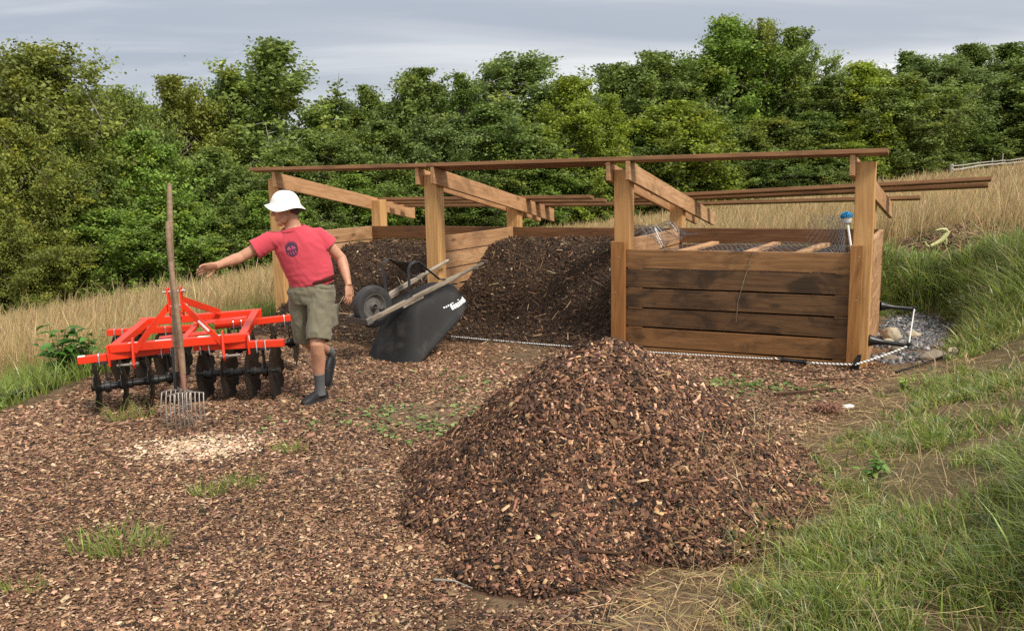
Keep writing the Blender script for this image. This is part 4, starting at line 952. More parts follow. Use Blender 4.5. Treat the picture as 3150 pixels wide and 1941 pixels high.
# ------------------------------------------------------------------ upturned wheelbarrow leaning on the second post
def build_barrow():
    # frame: l from the wheel end to the grips, s across, u up (it stands on its tray rim)
    A = Vector((-1.385, 7.96, .415)); l = Vector((1.055, 1.0, .45)).normalized(); s = Vector((-.69, .72, .0)); s = (s-l*s.dot(l)).normalized(); u = l.cross(s).normalized()
    if u.z < 0: u = -u
    root = world_root('wheelbarrow', (-1.2, 8.0, 0), 'upturned black wheelbarrow with wooden handles leaning by the second post', 'wheelbarrow')
    def P(a, b, c): return A+l*a+s*b+u*c
    G0, G1 = .30, .52   # handle spacing at wheel and grips
    LH = 1.52
    for e in (0, 1):
        b0 = .0 if e == 0 else G0; b1 = -.06 if e == 0 else G1
        p0, pm, p1 = P(0, b0, 0), P(LH*.72, b0+(b1-b0)*.72, 0), P(LH, b1, 0)
        m = MB(); m.bar(p0, pm, .040, .052, up=u); d = (p1-pm).normalized()
        o = MB(); n_ = 8
        # square shaft running out into a rounded grip, built along its own X axis
        L1 = (pm-p0).length; L2 = (p1-pm).length; hb = MB()
        sec = [(0, .020, .026, 4), (L1*.97, .020, .026, 4), (L1*1.02, .0185, .022, 2.4), (L1+L2*.55, .0165, .0185, 2), (L1+L2-.012, .0175, .0175, 2), (L1+L2, .010, .010, 2)]
        v = []; N_ = 16
        for (x, ra, rb, ex) in sec:
            for k in range(N_):
                th = 2*math.pi*(k+.5)/N_; c_, s_ = math.cos(th), math.sin(th)
                v.append((x, ra*math.copysign(abs(c_)**(2/ex), c_), rb*math.copysign(abs(s_)**(2/ex), s_)))
        f = [(i*N_+k, i*N_+(k+1) % N_, (i+1)*N_+(k+1) % N_, (i+1)*N_+k) for i in range(len(sec)-1) for k in range(N_)]+[tuple(range(N_)), tuple(range((len(sec)-1)*N_, len(sec)*N_))]
        hb.add(v, f); ho = hb.build('handle', MT['oldwood'], root, smooth=True, origin=(0, 0, 0))
        X = (p1-p0).normalized(); Z = (u-X*u.dot(X)).normalized(); Y = Z.cross(X); q = p0-Vector(root.location)
        ho.matrix_local = Matrix(((X.x, Y.x, Z.x, q.x), (X.y, Y.y, Z.y, q.y), (X.z, Y.z, Z.z, q.z), (0, 0, 0, 1)))
    # tray: on the -u side of the handles; rectangular floor, flared walls to a big rolled rim
    def rr(cx, cy, hx, hy, r, n=7, skew=0.0):
        pts = []
        for (sx, sy, a0) in ((1, 1, 0), (-1, 1, 90), (-1, -1, 180), (1, -1, 270)):
            for k in range(n):
                a = R(a0+90*k/(n-1)); pts.append((cx+sx*(hx-r)+r*math.cos(a), cy+sy*(hy-r)+r*math.sin(a)))
        return pts
    rings = [  # (l centre, s centre, half l, half s, corner r, depth below the handles)
        (.76, .13, .23, .18, .07, -.035), (.76, .13, .31, .225, .13, -.055), (.73, .13, .375, .275, .18, -.15), (.68, .13, .44, .325, .23, -.275), (.635, .13, .50, .37, .28, -.38), (.62, .13, .53, .395, .30, -.40), (.62, .13, .535, .40, .305, -.42)]
    v = []; cnt = None
    for i, (cl, cs_, hl, hs, cr, dp) in enumerate(rings):
        pts = rr(cl, cs_, hl, hs, cr); cnt = len(pts)
        for (a, b) in pts:
            # the nose towards the wheel is deeper and flares further
            fs = (cl-a)/hl; fr = max(0, fs); dd = dp*(1+.50*fs) if i > 1 else dp
            v.append(P(a-.22*fr*max(0, -dp-.05)*2.2, b, dd))
    f = [(i*cnt+k, i*cnt+(k+1) % cnt, (i+1)*cnt+(k+1) % cnt, (i+1)*cnt+k) for i in range(len(rings)-1) for k in range(cnt)] + [tuple(range(cnt))]
    tm = MB(); tm.add(v, f); tray = tm.build('tray', MT['tray'], root, smooth=True)
    sm = tray.modifiers.new('sub', 'SUBSURF'); sm.levels = 2; sm.render_levels = 2
    so_ = tray.modifiers.new('thick', 'SOLIDIFY'); so_.thickness = .005; so_.offset = 0
    rim = v[-cnt:]; rm = MB(); rm.tube(rim+[rim[0]], .0085, 8, cap=False); rm.build('rim', MT['tray'], tray, smooth=True, origin=root.location)
    tray_pt = lambda a, b, c: P(a, b, c)
    # white maker's lettering on the near side wall, reduced to its unreadable blocky strokes
    bv = BVHTree.FromPolygons([tuple(q) for q in v], f)
    def onwall(a, c):   # project from the near side on to the wall
        o_ = P(a, -.9, c); hit = bv.ray_cast(o_, s); 
        return (hit[0]-s*.006) if hit[0] is not None else None
    lm = MB()
    def stroke(a0, c0, a1, c1, wd):
        d = Vector((a1-a0, c1-c0)); d.normalize(); n2 = Vector((-d.y, d.x))*wd/2
        q = [onwall(a0+n2.x, c0+n2.y), onwall(a0-n2.x, c0-n2.y), onwall(a1-n2.x, c1-n2.y), onwall(a1+n2.x, c1+n2.y)]
        if all(q): lm.add([x for x in q]+[x+s*.002 for x in q], [(0, 1, 2, 3), (7, 6, 5, 4), (0, 4, 5, 1), (1, 5, 6, 2), (2, 6, 7, 3), (3, 7, 4, 0)])
    a0 = .86; c0 = -.215
    for k in range(8):
        a = a0+k*.030
        stroke(a, c0-.019, a+.004, c0+.019, .013); stroke(a+.010, c0-.019, a+.014, c0+.019, .010)
        stroke(a, c0-.016, a+.016, c0-.016, .008); 
        if k % 2: stroke(a, c0+.012, a+.018, c0+.012, .010)
    lm.build('lettering', MT['decal'], tray, origin=root.location); lm = MB()
    stroke(a0+.02, c0+.034, a0+.13, c0+.034, .006)
    for k in range(4): stroke(a0-.075+k*.026, c0+.030-(.004 if k % 2 else 0), a0-.061+k*.026, c0+.030, .014)
    lo = lm.build('lettering', MT['decal'], tray, origin=root.location)
    # wheel in the fork of the handles
    wc = P(.20, G0/2, .055); wa = s
    R0 = .208
    ty = MB(); ty.lathe(wc, wa, [(.128, -.040), (.165, -.054), (R0-.014, -.050), (R0-.003, -.034), (R0, -.012), (R0-.004, -.006), (R0, 0), (R0-.004, .006), (R0, .012), (R0-.003, .034), (R0-.014, .050), (.165, .054), (.128, .040)], 40, cap=False)
    wheel = ty.build('tyre', MT['tyre'], root, smooth=True)
    ri = MB(); ri.lathe(wc, wa, [(.132, -.040), (.122, -.040), (.104, -.022), (.090, -.010), (.045, -.014), (.034, -.030), (.026, -.046), (.026, .046), (.034, .030), (.045, .014), (.090, .010), (.104, .022), (.122, .040), (.132, .040)], 32, cap=False)
    ri.build('wheel_rim', MT['rim'], root, smooth=True)
    axl = MB(); axl.tube([P(.20, -.01, .045), P(.20, G0+.01, .045)], .009, 10); axl.lathe(P(.20, .0, .045), s, [(.014, -.012), (.014, .012)], 6); axl.build('axle', MT['tine'], root, smooth=True)
    for b in (.0, G0):
        br = MB(); br.box(P(.20, b, .035), (.05, .03, .03), Matrix((l, s, u)).transposed()); br.build('axle_bracket', MT['black'], root, bevel=.003)
    # nose guard of flat steel that joins the handle ends
    ng = MB(); ng.bar(P(-.012, -.03, -.002), P(-.012, G0+.03, -.002), .006, .060, up=u); ng.bar(P(-.012, -.028, -.002), P(.05, -.026, -.002), .004, .055, up=u); ng.build('nose_guard', MT['rim'], root, bevel=.002)
    # legs: bent flat bar, one inverted U on each handle, joined by a pan-shaped cross brace
    for e in (0, 1):
        f0 = lambda a: (-.06*a/LH) if e == 0 else (G0+(G1-G0)*a/LH)
        b_ = lambda a: f0(a)
        path = [P(.505, b_(.5), .028), P(.54, b_(.52), .05), P(.60, b_(.56)-(.02 if e == 0 else -.02), .30), P(.632, b_(.58)-(.02 if e == 0 else -.02), .335), P(.69, b_(.62)-(.02 if e == 0 else -.02), .345), P(.73, b_(.66)-(.02 if e == 0 else -.02), .325), P(.93, b_(.93), .055), P(.99, b_(1.0), .03)]
        lg = MB(); lg.tube(path, [(.021, .009)]*len(path), 8, side=s); lg.build('leg', MT['black'], root, smooth=True)
        fp = MB(); fp.bar(P(.47, b_(.48), .029), P(.56, b_(.55), .029), .036, .005, up=u); fp.build('foot_plate', MT['black'], root)
        wd = MB(); wd.bar(P(.42, b_(.42), -.034), P(.68, b_(.66), -.034), .036, .020, up=u, taper=.8); wd.build('riser', MT['oldwood'], root, bevel=.002)
    cbp = MB(); cbp.prism([P(.765, -.03, .285), P(.765, G0+.11, .285), P(.825, G0+.07, .165), P(.825, .02, .165)], l*-.002, l*.002); cbp.bar(P(.76, -.045, .288), P(.76, G0+.125, .288), .005, .024, up=u); cbp.build('cross_brace', MT['black'], root)
build_barrow()

# ------------------------------------------------------------------ electric fence: twisted rope, handle, insulators, cable
def rope(name, pts, r, label, cat, pitch=.028):
    P = [Vector(p) for p in pts]; root = world_root(name, P[0], label, cat)
    # resample
    seg = []; 
    for a, b in zip(P[:-1], P[1:]):
        n = max(2, int((b-a).length/(pitch/7))); seg += [a.lerp(b, i/n) for i in range(n)]
    seg.append(P[-1]); dist = 0; prev = seg[0]
    for st, mat in enumerate((MT['white'], MT['white'], MT['blackplastic'])):
        v = []; dist = 0; prev = seg[0]
        for i, p in enumerate(seg):
            dist += (p-prev).length; prev = p; t = (seg[min(i+1, len(seg)-1)]-seg[max(i-1, 0)]).normalized(); a = t.cross(Vector((0, 0, 1))).normalized() if abs(t.z) < .9 else Vector((1, 0, 0)); b = t.cross(a)
            th = 2*math.pi*(dist/pitch+st/3); v.append(p+a*(r*.55*math.cos(th))+b*(r*.55*math.sin(th)))
        m = MB(); m.tube(v, r*(.62 if st < 2 else .5), 6); m.build('strand', mat, root, smooth=True)
    return root
ins = AB(LP[3]+.075, -.165, .06)
hx = AB(LP[3]-.30, -.155, .045); hx2 = AB(LP[3]-.62, -.15, .055)
p1r = AB(.03, -.06, .12)
sag = lambda a, b, k, n=14: [Vector(a).lerp(Vector(b), i/n)-Vector((0, 0, k*4*(i/n)*(1-i/n))) for i in range(n+1)]
rope('fence_rope', sag(p1r, hx2, .055, 26), .0062, 'white and black twisted electric fence rope strung across the bays', 'fence rope')
far1 = AB(LP[3]+W_+.33, .14, .20); far2 = AB(LP[3]+W_+.34, 2.02, .26)
rope('fence_rope', sag(hx, ins, .004, 4)+sag(ins, far1, .01, 6)[1:], .0088, 'short thick twisted fence rope from the black handle to the side insulator', 'fence rope', .034)
rope('fence_rope', sag(far1, far2, .0, 3), .006, 'straight white fence rope running back between the two side insulators', 'fence rope')
gh = world_root('gate_handle', hx.lerp(hx2, .5), 'black ribbed gate handle hooked into the fence rope', 'gate handle')
d = (hx-hx2).normalized(); m = MB(); c0 = hx2+d*.06; L = (hx-hx2).length-.09
m.lathe(c0, d, [(.006, 0), (.028, .004), (.028, .024), (.019, .030), (.0195, L*.3), (.0175, L*.32), (.0195, L*.5), (.0175, L*.52), (.0195, L*.7), (.019, L-.03), (.028, L-.024), (.028, L-.004), (.006, L)], 14); m.build('grip', MT['blackplastic'], gh, smooth=True)
m = MB(); m.tube([c0, c0-d*.03, c0-d*.05+Vector((0, 0, .012)), c0-d*.065], .004, 6); m.tube([c0+d*L, c0+d*(L+.03)], .004, 6); m.build('hook', MT['zinc'], gh)
def standoff(base, tip, label):
    base, tip = Vector(base), Vector(tip); root = world_root('insulator', base, label, 'insulator', 'black stand-off insulators on the end post and wall'); d = (tip-base).normalized(); L = (tip-base).length
    m = MB(); m.lathe(base, d, [(.055, 0), (.055, .010), (.040, .05), (.028, .10), (.021, .14), (.021, L*.7), (.018, L)], 14); m.build('arm', MT['blackplastic'], root, smooth=True)
    m = MB(); m.lathe(tip, (0, 0, 1), [(.012, -.03), (.026, -.02), (.016, 0), (.026, .02), (.012, .03)], 12); m.build('clip', MT['blackplastic'], root, smooth=True)
standoff(AB(LP[3]+W_+.002, .10, .235), far1, 'black stand-off insulator low on the end post')
standoff(AB(LP[3]+W_+.002, 1.93, .29), far2, 'black stand-off insulator at the rear end of the side wall')
ci = world_root('corner_insulator', ins, 'small black corner insulator screwed to the stop board beside the end post', 'insulator')
m = MB(); m.prism([AB(LP[3]+.02, -.115, -.01), AB(LP[3]+.10, -.115, -.01), AB(LP[3]+.12, -.115, .14), AB(LP[3]+.09, -.115, .14)], _n*-.02, _n*.012); m.tube([AB(LP[3]+.02, -.15, .0), AB(LP[3]+.06, -.17, .05), AB(LP[3]+.10, -.15, .12)], .012, 8); m.build('bracket', MT['blackplastic'], ci, bevel=.003)
def gz(x, y, o=0.0): return (x, y, float(ground(x, y))+o)
m = MB(); pts = [gz(3.30, 7.12, .02), gz(3.62, 7.35, .03), gz(4.05, 7.62, .04), gz(4.5, 7.83, .045), gz(5.0, 8.0, .03), gz(5.35, 8.12, .02), gz(5.5, 8.2, -.02)]
cv = []
for a, b in zip(pts[:-1], pts[1:]): cv += [Vector(a).lerp(Vector(b), i/4) for i in range(4)]
tag(m.tube(cv, .0085, 8).build('cable', MT['blackplastic'], None, smooth=True), 'thin black cable curving over the ground from the end post to the bank', 'cable')
m = MB(); pts = [gz(-4.75, 6.05, .05), gz(-4.35, 6.42, .05), gz(-4.22, 6.65, .055), gz(-4.08, 6.98, .05), gz(-4.0, 7.25, .0)]
tag(m.tube(pts, [.035, .035, .033, .033, .03], 10).build('drain_pipe', MT['blackplastic'], None, smooth=True), 'black plastic pipe lying in the green grass at the yard edge', 'pipe')
# ------------------------------------------------------------------ stones, weeds, sticks
def stone(x, y, size, mat, label, seed, rz=0.0, sink=.25, name='stone', z=None):
    g = np.random.default_rng(seed); bm = bmesh.new(); bmesh.ops.create_icosphere(bm, subdivisions=4, radius=1)
    for v in bm.verts:
        p = v.co*1.3+Vector((seed*3.1, seed*1.7, 0)); k = 1+.28*mnoise.noise(p)+.10*mnoise.noise(p*2.7)+.03*mnoise.noise(p*7)
        c = v.co*k; v.co = Vector((c.x*size[0], c.y*size[1], c.z*size[2]))
    me = bpy.data.meshes.new(name); bm.to_mesh(me); bm.free(); o = link(name, me, mat, None, True)
    o.location = (x, y, (float(ground(x, y)) if z is None else z)+size[2]*(1-2*sink)); o.rotation_euler = (0, 0, rz); tag(o, label, 'stone', None); return o
p = AB(6.93, 1.50); stone(p.x, p.y, (.085, .10, .09), MT['rock'], 'largest pale round stone beside the rear end of the side wall', 3, .4)
p = AB(6.90, 1.22); stone(p.x, p.y, (.07, .06, .045), MT['rock'], 'low pale stone in front of the largest one at the wall foot', 5, 1.0)
stone(4.22, 8.74, (.075, .06, .05), MT['rock'], 'small tan stone at the lower edge of the grey drain gravel', 8, .2)
stone(3.72, 8.02, (.08, .065, .055), MT['rock2'], 'brown stone behind the low stand-off insulator', 11, .6)
stone(3.50, 7.72, (.09, .07, .04), MT['rock2'], 'flat grey brown stone at the foot of the end post', 14, .1)
stone(3.86, 7.62, (.16, .07, .06), MT['rock2'], 'long brown grey stone under the black cable', 17, .35)
stone(4.07, 7.66, (.05, .05, .055), MT['rock'], 'small tan stone touching the tip of the long stone', 19, 0)
stone(1.48, 3.62, (.028, .022, .018), MT['rock'], 'little tan stone on the bare soil low on the bank', 22, 0, name='pebble')
stone(1.02, 3.02, (.020, .018, .016), MT['rock'], 'tiny whitish pebble on the bare soil at the bank foot', 25, 0, name='pebble')
def leaf_patch(name, P, D, N, L, W, col, mat, bend=.25):
    """pointed oval leaves: 6 faces each, folded along the midrib"""
    n = len(P); D = nrm(D); N = nrm(N-D*(N*D).sum(1, keepdims=True)); S = np.cross(D, N)
    t = np.array([0, .3, .65, 1.0]); w = np.array([.10, .95, .75, .03]); V = np.zeros((n, 4, 3, 3))
    for i in range(4):
        c = P+D*(L*t[i])[:, None]-N*(bend*L*t[i]**2)[:, None]
        V[:, i, 1] = c
        for j, s in ((0, -1), (2, 1)): V[:, i, j] = c+S*(s*W*.5*w[i])[:, None]+N*(.18*W*w[i])[:, None]
    f = np.array([[3*i+j, 3*i+j+1, 3*i+j+4, 3*i+j+3] for i in range(3) for j in range(2)]); F = (f[None]+np.arange(n)[:, None, None]*12).reshape(-1, 4)
    me = np_mesh(name, V.reshape(-1, 3), F, np.repeat(col, 6, 0)); return me
def leafy(name, x, y, ht, rad, n, L0, cols, label, cat='plant', stems=9, up=.5):
    z = float(surf(x, y)); root = empty(name, (x, y, z), None, label, cat); mb = MB(); tips = []
    for i in range(stems):
        a = random.uniform(0, 6.28); r = rad*math.sqrt(random.random()); h_ = ht*random.uniform(.6, 1.1)
        e = Vector((math.cos(a)*r, math.sin(a)*r, h_)); m = Vector((e.x*.35, e.y*.35, h_*.55)); pts = [Vector((e.x*.15, e.y*.15, -.03)), m, e]; mb.tube(pts, [.005, .004, .002], 5)
        tips += [(pts[0].lerp(m, t) if t < 1 else m.lerp(e, t-1)) for t in np.linspace(.35, 2.0, max(2, n//stems))]
    me = mb.mesh('stem'); a = me.attributes.new('col', 'FLOAT_COLOR', 'FACE'); a.data.foreach_set('color', np.tile([.14, .20, .05, 1], len(me.polygons)).astype(np.float32)); link('stem', me, MT['weed'], root)
    P = np.array([tuple(t) for t in tips]); k = len(P); aa = rng.uniform(0, 6.28, k); D = np.stack([np.cos(aa), np.sin(aa), rng.uniform(-.2, up, k)], 1); N = np.array([0, 0, 1.])+rng.normal(0, .35, (k, 3))
    L = L0*rng.uniform(.6, 1.3, k); link('leaves', leaf_patch('leaves', P, D, N, L, L*rng.uniform(.42, .62, k), palette(k, cols, [1]*len(cols), .15), MT['weed']), MT['weed'], root); return root
GRN = [(.075, .19, .030), (.10, .235, .045), (.055, .145, .025)]
leafy('leafy_weed', -4.18, 7.62, .50, .24, 90, .13, GRN, 'leafy green weeds standing at the yard edge past the harrow', stems=12)
leafy('leafy_weed', -3.97, 7.75, .42, .20, 70, .12, GRN, 'second clump of leafy weeds, touching the harrow beam end', stems=10)
leafy('dock_plant', 1.93, 4.38, .10, .10, 44, .062, [(.12, .25, .05), (.16, .30, .06)], 'bright green broad-leaved plant among the grass tufts on the bank', stems=8)
leafy('yellow_weed', 3.05, 6.45, .12, .10, 40, .06, [(.36, .46, .10), (.28, .40, .08)], 'small yellow green weed at the top of the soil strip', stems=9)
leafy('grey_weed', 4.95, 9.15, .40, .22, 90, .05, [(.20, .25, .13), (.32, .34, .20), (.11, .16, .06)], 'greyish seedy weed leaning over the drain gravel', stems=14)
leafy('small_weed', -4.12, 6.60, .10, .10, 26, .055, [(.20, .33, .06)], 'pale small weeds beside the black pipe', stems=6)
def tuft(x, y, r, n, hh, label, group=None):
    a = rng.uniform(0, 6.28, n); rr_ = r*np.sqrt(rng.random(n)); px, py = x+np.cos(a)*rr_*1.3, y+np.sin(a)*rr_*.8
    P = np.stack([px, py, ground(px, py)-.004], 1)-np.array([x, y, 0])
    V, F, C = blades(P, hh*np.exp(rng.normal(0, .3, n)), .0048*np.ones(n), a+rng.normal(0, .6, n), .8*rng.uniform(.2, 1.4, n), palette(n, GREEN[:4], (.35, .35, .1, .2), .15), 4)
    o = link('grass_tuft', np_mesh('grass_tuft', V, F, C), MT['grass']); o.location = (x, y, 0); tag(o, label, 'grass tuft', group)
tuft(-1.90, 3.84, .19, 230, .095, 'widest green grass tuft in the chips, low down at the photo corner side')
tuft(-1.72, 4.53, .08, 90, .07, 'small grass tuft in the middle of the chips, smaller of two neighbours')
tuft(-1.57, 4.66, .10, 110, .07, 'grass tuft in the middle of the chips, larger of two neighbours')
tuft(-1.46, 5.30, .085, 120, .05, 'flat dark green grass tuft between the man and the chip pile')
tuft(-2.96, 6.16, .07, 40, .14, 'thin tall grass tuft before the outermost front disc')
tuft(-2.80, 6.20, .07, 40, .14, 'thin tall grass tuft before the second front disc')
tuft(-2.13, 3.42, .07, 40, .07, 'sparse grass tuft at the very edge of the photo')
def clover():
    pts = []
    for (x, y, sx, sy, n) in ((-.95, 6.1, .95, .6, 70), (-.5, 5.7, .6, .4, 55), (-.55, 7.0, .7, .6, 26), (1.7, 6.9, .6, .30, 90), (2.2, 6.6, .6, .3, 30)):
        pts.append(np.stack([rng.normal(x, sx*.5, n), rng.normal(y, sy*.5, n)], 1))
    p = np.concatenate(pts); cl = rng.normal(0, .03, (len(p), 3, 2)); q = (p[:, None]+cl).reshape(-1, 2); n = len(q)
    P = np.stack([q[:, 0], q[:, 1], surf(q[:, 0], q[:, 1])+.012], 1); a = rng.uniform(0, 6.28, n); D = np.stack([np.cos(a), np.sin(a), rng.uniform(0, .5, n)], 1)
    L = rng.uniform(.02, .05, n); me = leaf_patch('seedlings', P, D, np.array([0, 0, 1.])+rng.normal(0, .2, (n, 3)), L, L*.7, palette(n, [(.14, .24, .06), (.22, .31, .10), (.36, .42, .17), (.10, .18, .04)], (.35, .3, .15, .2), .15), MT['weed'])
    tag(link('seedlings', me, MT['weed']), 'small green seedlings and fallen leaves on the trodden soil', 'seedlings', kind='stuff')
clover()
def stick(name, pts, r, mat, label, cat='stick', taper=.5):
    P = [Vector((x, y, float(surf(x, y))+r+dz)) for x, y, dz in pts]; m = MB(); k = len(P); m.tube(P, [r*(1-(1-taper)*i/(k-1)) for i in range(k)], 7); tag(m.build(name, mat, None, smooth=True), label, cat)
stick('stick', [(-.36, 3.45, 0), (-.27, 3.40, .006), (-.19, 3.33, .0)], .0055, MT['bark2'], 'pale grey twig on the chips near the foot of the pile')
stick('stick', [(-1.78, 4.75, .0), (-1.66, 4.73, .004), (-1.55, 4.71, 0)], .007, MT['oldwood'], 'grey stick lying on the chips above the middle tufts')
stick('stick', [(-.98, 4.88, .0), (-.86, 4.89, .004), (-.78, 4.87, 0)], .008, MT['bark'], 'short dark stick lying on the chips halfway to the pile')
stick('stick', [(2.05, 6.45, .01), (2.35, 6.52, .016), (2.6, 6.62, .01)], .013, MT['pilecore'], 'dark brown branch lying on the soil before the planked bay')
stick('stick', [(2.5, 6.95, .01), (2.7, 6.92, .012), (2.9, 6.95, .01)], .009, MT['pilecore'], 'thin dark branch close below the fence rope corner')
stick('stick', [(.28, 3.48, .02), (.45, 3.52, .03), (.62, 3.63, .02)], .008, MT['pilecore'], 'dark strip of bark lying low on the front of the pile')
stone(2.50, 6.13, (.045, .03, .014), MT['white'], 'crumpled white scrap on the soil strip by the bank', 31, .3, .2, 'paper_scrap')['category'] = 'scrap'
def rootball():
    x, y = 2.30, 5.98; z = float(ground(x, y)); m = MB()
    for i in range(90):
        a = random.uniform(0, 6.28); b = random.uniform(.1, 1.2); r = random.uniform(.06, .17); d = Vector((math.cos(a)*math.cos(b), math.sin(a)*math.cos(b), math.sin(b)*.7))
        s = Vector((random.uniform(-.05, .05), random.uniform(-.05, .05), .02)); m.tube([s, s+d*r*.6+Vector((0, 0, .01)), s+d*r-Vector((0, 0, .02))], [.004, .003, .001], 5)
    o = m.build('root_clump', MT['rust'], None); o.location = (x, y, z); tag(o, 'tangled brown root clump on the soil strip by the bank', 'root clump')
rootball()
stick('straw_stem', [(0, 0, 0)]*2, .001, MT['stalk'], 'x') if False else None
m = MB(); pts = [AB(5.78, -.056, 1.045), AB(5.76, -.062, .95), AB(5.70, -.060, .75), AB(5.65, -.058, .55), AB(5.64, -.056, .36)]; m.tube(pts, [.003, .003, .0028, .0025, .0015], 5)
tag(m.build('straw_stem', MT['oldwood'], None), 'long dry stem hanging down over the front planks', 'dry stem')

# ------------------------------------------------------------------ wire netting and the blue brush in the third bay
def hexnet(fn, nu, nv, r, root, name='netting'):
    m = MB(); P = {}
    def pt(i, j):
        off = .5 if j % 2 else 0
        return Vector(fn((i+off)/nu, j/nv))
    for j in range(nv):
        for i in range(nu):
            a = pt(i, j)
            b = pt(i, j+1); c = pt(i+1, j+1) if j % 2 else pt(i-1, j+1)
            for e in ((b, c)): 
                if i == 0 and e is c and j % 2 == 0: continue
                m.tube([a, e], r, 3, cap=False)
    return m.build(name, MT['wire'], root)
def jit(p, s, k):
    q = Vector(p); return q+Vector((mnoise.noise(q*k), mnoise.noise(q*k+Vector((7, 3, 1))), mnoise.noise(q*k+Vector((2, 9, 5)))))*s
net = world_root('wire_netting', AB(LP[2]+.3, .4, 1.1), 'crumpled grey wire netting heaped over the divider beside the third post', 'wire netting')
def f1(u, v):
    a = LP[2]+.02+.46*v; b = .18+1.35*u; z = 1.02+.15*math.sin(math.pi*min(1, v*1.5))*(1-.5*u)+.06
    return jit(AB(a, b, z), .16, 3.2)
hexnet(f1, 18, 8, .0022, net)
net = world_root('wire_netting', AB(LP[2]+1.2, .8, 1.0), 'flat sheet of grey wire netting lying across the planked-up bay', 'wire netting')
hexnet(lambda u, v: jit(AB(LP[2]+.3+1.75*u, .06+1.5*v, .965), .05, 2.5), 30, 20, .0022, net)
net = world_root('wire_netting', AB(6.4, .5, 1.1), 'upright curl of wire netting beside the blue brush and end post', 'wire netting')
def f3(u, v):
    th = -1.2+3.4*u; return jit(AB(6.40+.24*math.cos(th)*1.0-.12, .42+.24*math.sin(th), 1.0+.34*v), .035, 4)
hexnet(f3, 18, 9, .002, net)
br = world_root('blue_brush', AB(6.60, .02, 1.05), 'blue scrubbing brush head on a white stick by the end post', 'brush')
b0, b1 = AB(6.625, -.035, 1.02), AB(6.575, -.02, 1.295); d = (b1-b0).normalized()
m = MB(); m.tube([b0, b1], .0095, 10); m.build('stick', MT['white'], br, smooth=True)
m = MB(); m.lathe(b1-d*.02, d, [(.012, 0), (.032, .012), (.040, .04), (.036, .06)], 14); m.build('brush_base', simple('clear_grey_plastic', (.48, .47, .46), .25, var=.2), br, smooth=True)
m = MB()
for i in range(330):
    v = Vector((random.gauss(0, 1), random.gauss(0, 1), random.gauss(0, 1))).normalized()
    if v.dot(d) < -.25: continue
    c = b1+d*.052; e = c+Vector((v.x*.052, v.y*.052, v.z*.042)); m.bar(c+(e-c)*.5, e, .0085, .0085, up=(.3, .5, .8))
m.build('bristles', MT['blue'], br)

# ------------------------------------------------------------------ far fence, sign box, soil heap with a pale vine stalk
def far_fence():
    root = world_root('rail_fence', (22.7, 44, 0), 'weathered grey rail fence climbing the far field to the woods', 'fence'); A0, A1 = Vector((22.7, 44, 0)), Vector((29.0, 48.1, 0))
    for t, top, r in ((0, .98, .11), (.33, .95, .045), (.52, 1.05, .04), (.66, 1.25, .035), (1.0, 1.4, .05), (1.35, 1.1, .06), (1.7, 1.1, .05)):
        p = A0.lerp(A1, t); g_ = float(ground(p.x, p.y)); m = MB(); m.tube([(p.x, p.y, g_-.2), (p.x+.02, p.y, g_+.4), (p.x+.01, p.y, g_+top)], [r, r*.95, r*.85], 8); m.build('post', MT['fencewood'], root, smooth=True)
    for k, (dz, r) in enumerate(((.66, .055), (.84, .030))):
        for t0, t1 in ((0, .68), (.62, 1.36), (1.3, 1.75)):
            P = []
            for i in range(7):
                t = t0+(t1-t0)*i/6; p = A0.lerp(A1, t); P.append((p.x, p.y-.1, float(ground(p.x, p.y))+dz+.08*t+.03*math.sin(5*t+k)))
            m = MB(); m.tube(P, [r*(1-.3*i/6) for i in range(7)], 8); m.build('rail', MT['fencewood'], root, smooth=True)
far_fence()
x, y = 22.15, 46.2; z = float(ground(x, y)); sb = world_root('post_box', (x, y, z), 'small white and orange box on a dark post at the wood edge', 'box')
m = MB(); m.tube([(x, y, z-.2), (x, y, z+.75)], .05, 8); m.build('post', MT['bark'], sb)
m = MB(); m.box((x, y, z+.86), (.20, .18, .24)); m.build('box_body', MT['white'], sb, bevel=.01)
m = MB(); m.box((x-.105, y-.0, z+.86), (.07, .2, .22)); m.build('side_panel', simple('faded_orange_paint', (.55, .22, .07), .6), sb, bevel=.01)
for i, (x, y, hh) in enumerate(((19.2, 44, .75), (21.0, 46, .65), (24.6, 46.5, .9))):
    z = float(ground(x, y)); m = MB(); m.tube([(x, y, z-.2), (x+.02, y, z+hh), (x+.02, y, z+hh+.25)], [.05, .045, .03], 7)
    tag(m.build('stake', MT['fencewood'], None, smooth=True), ('thin pale stake in the field just past the end post', 'thin grey stake by the wood between end post and white box', 'thin grey stake rising behind the start of the rail fence')[i], 'stake')
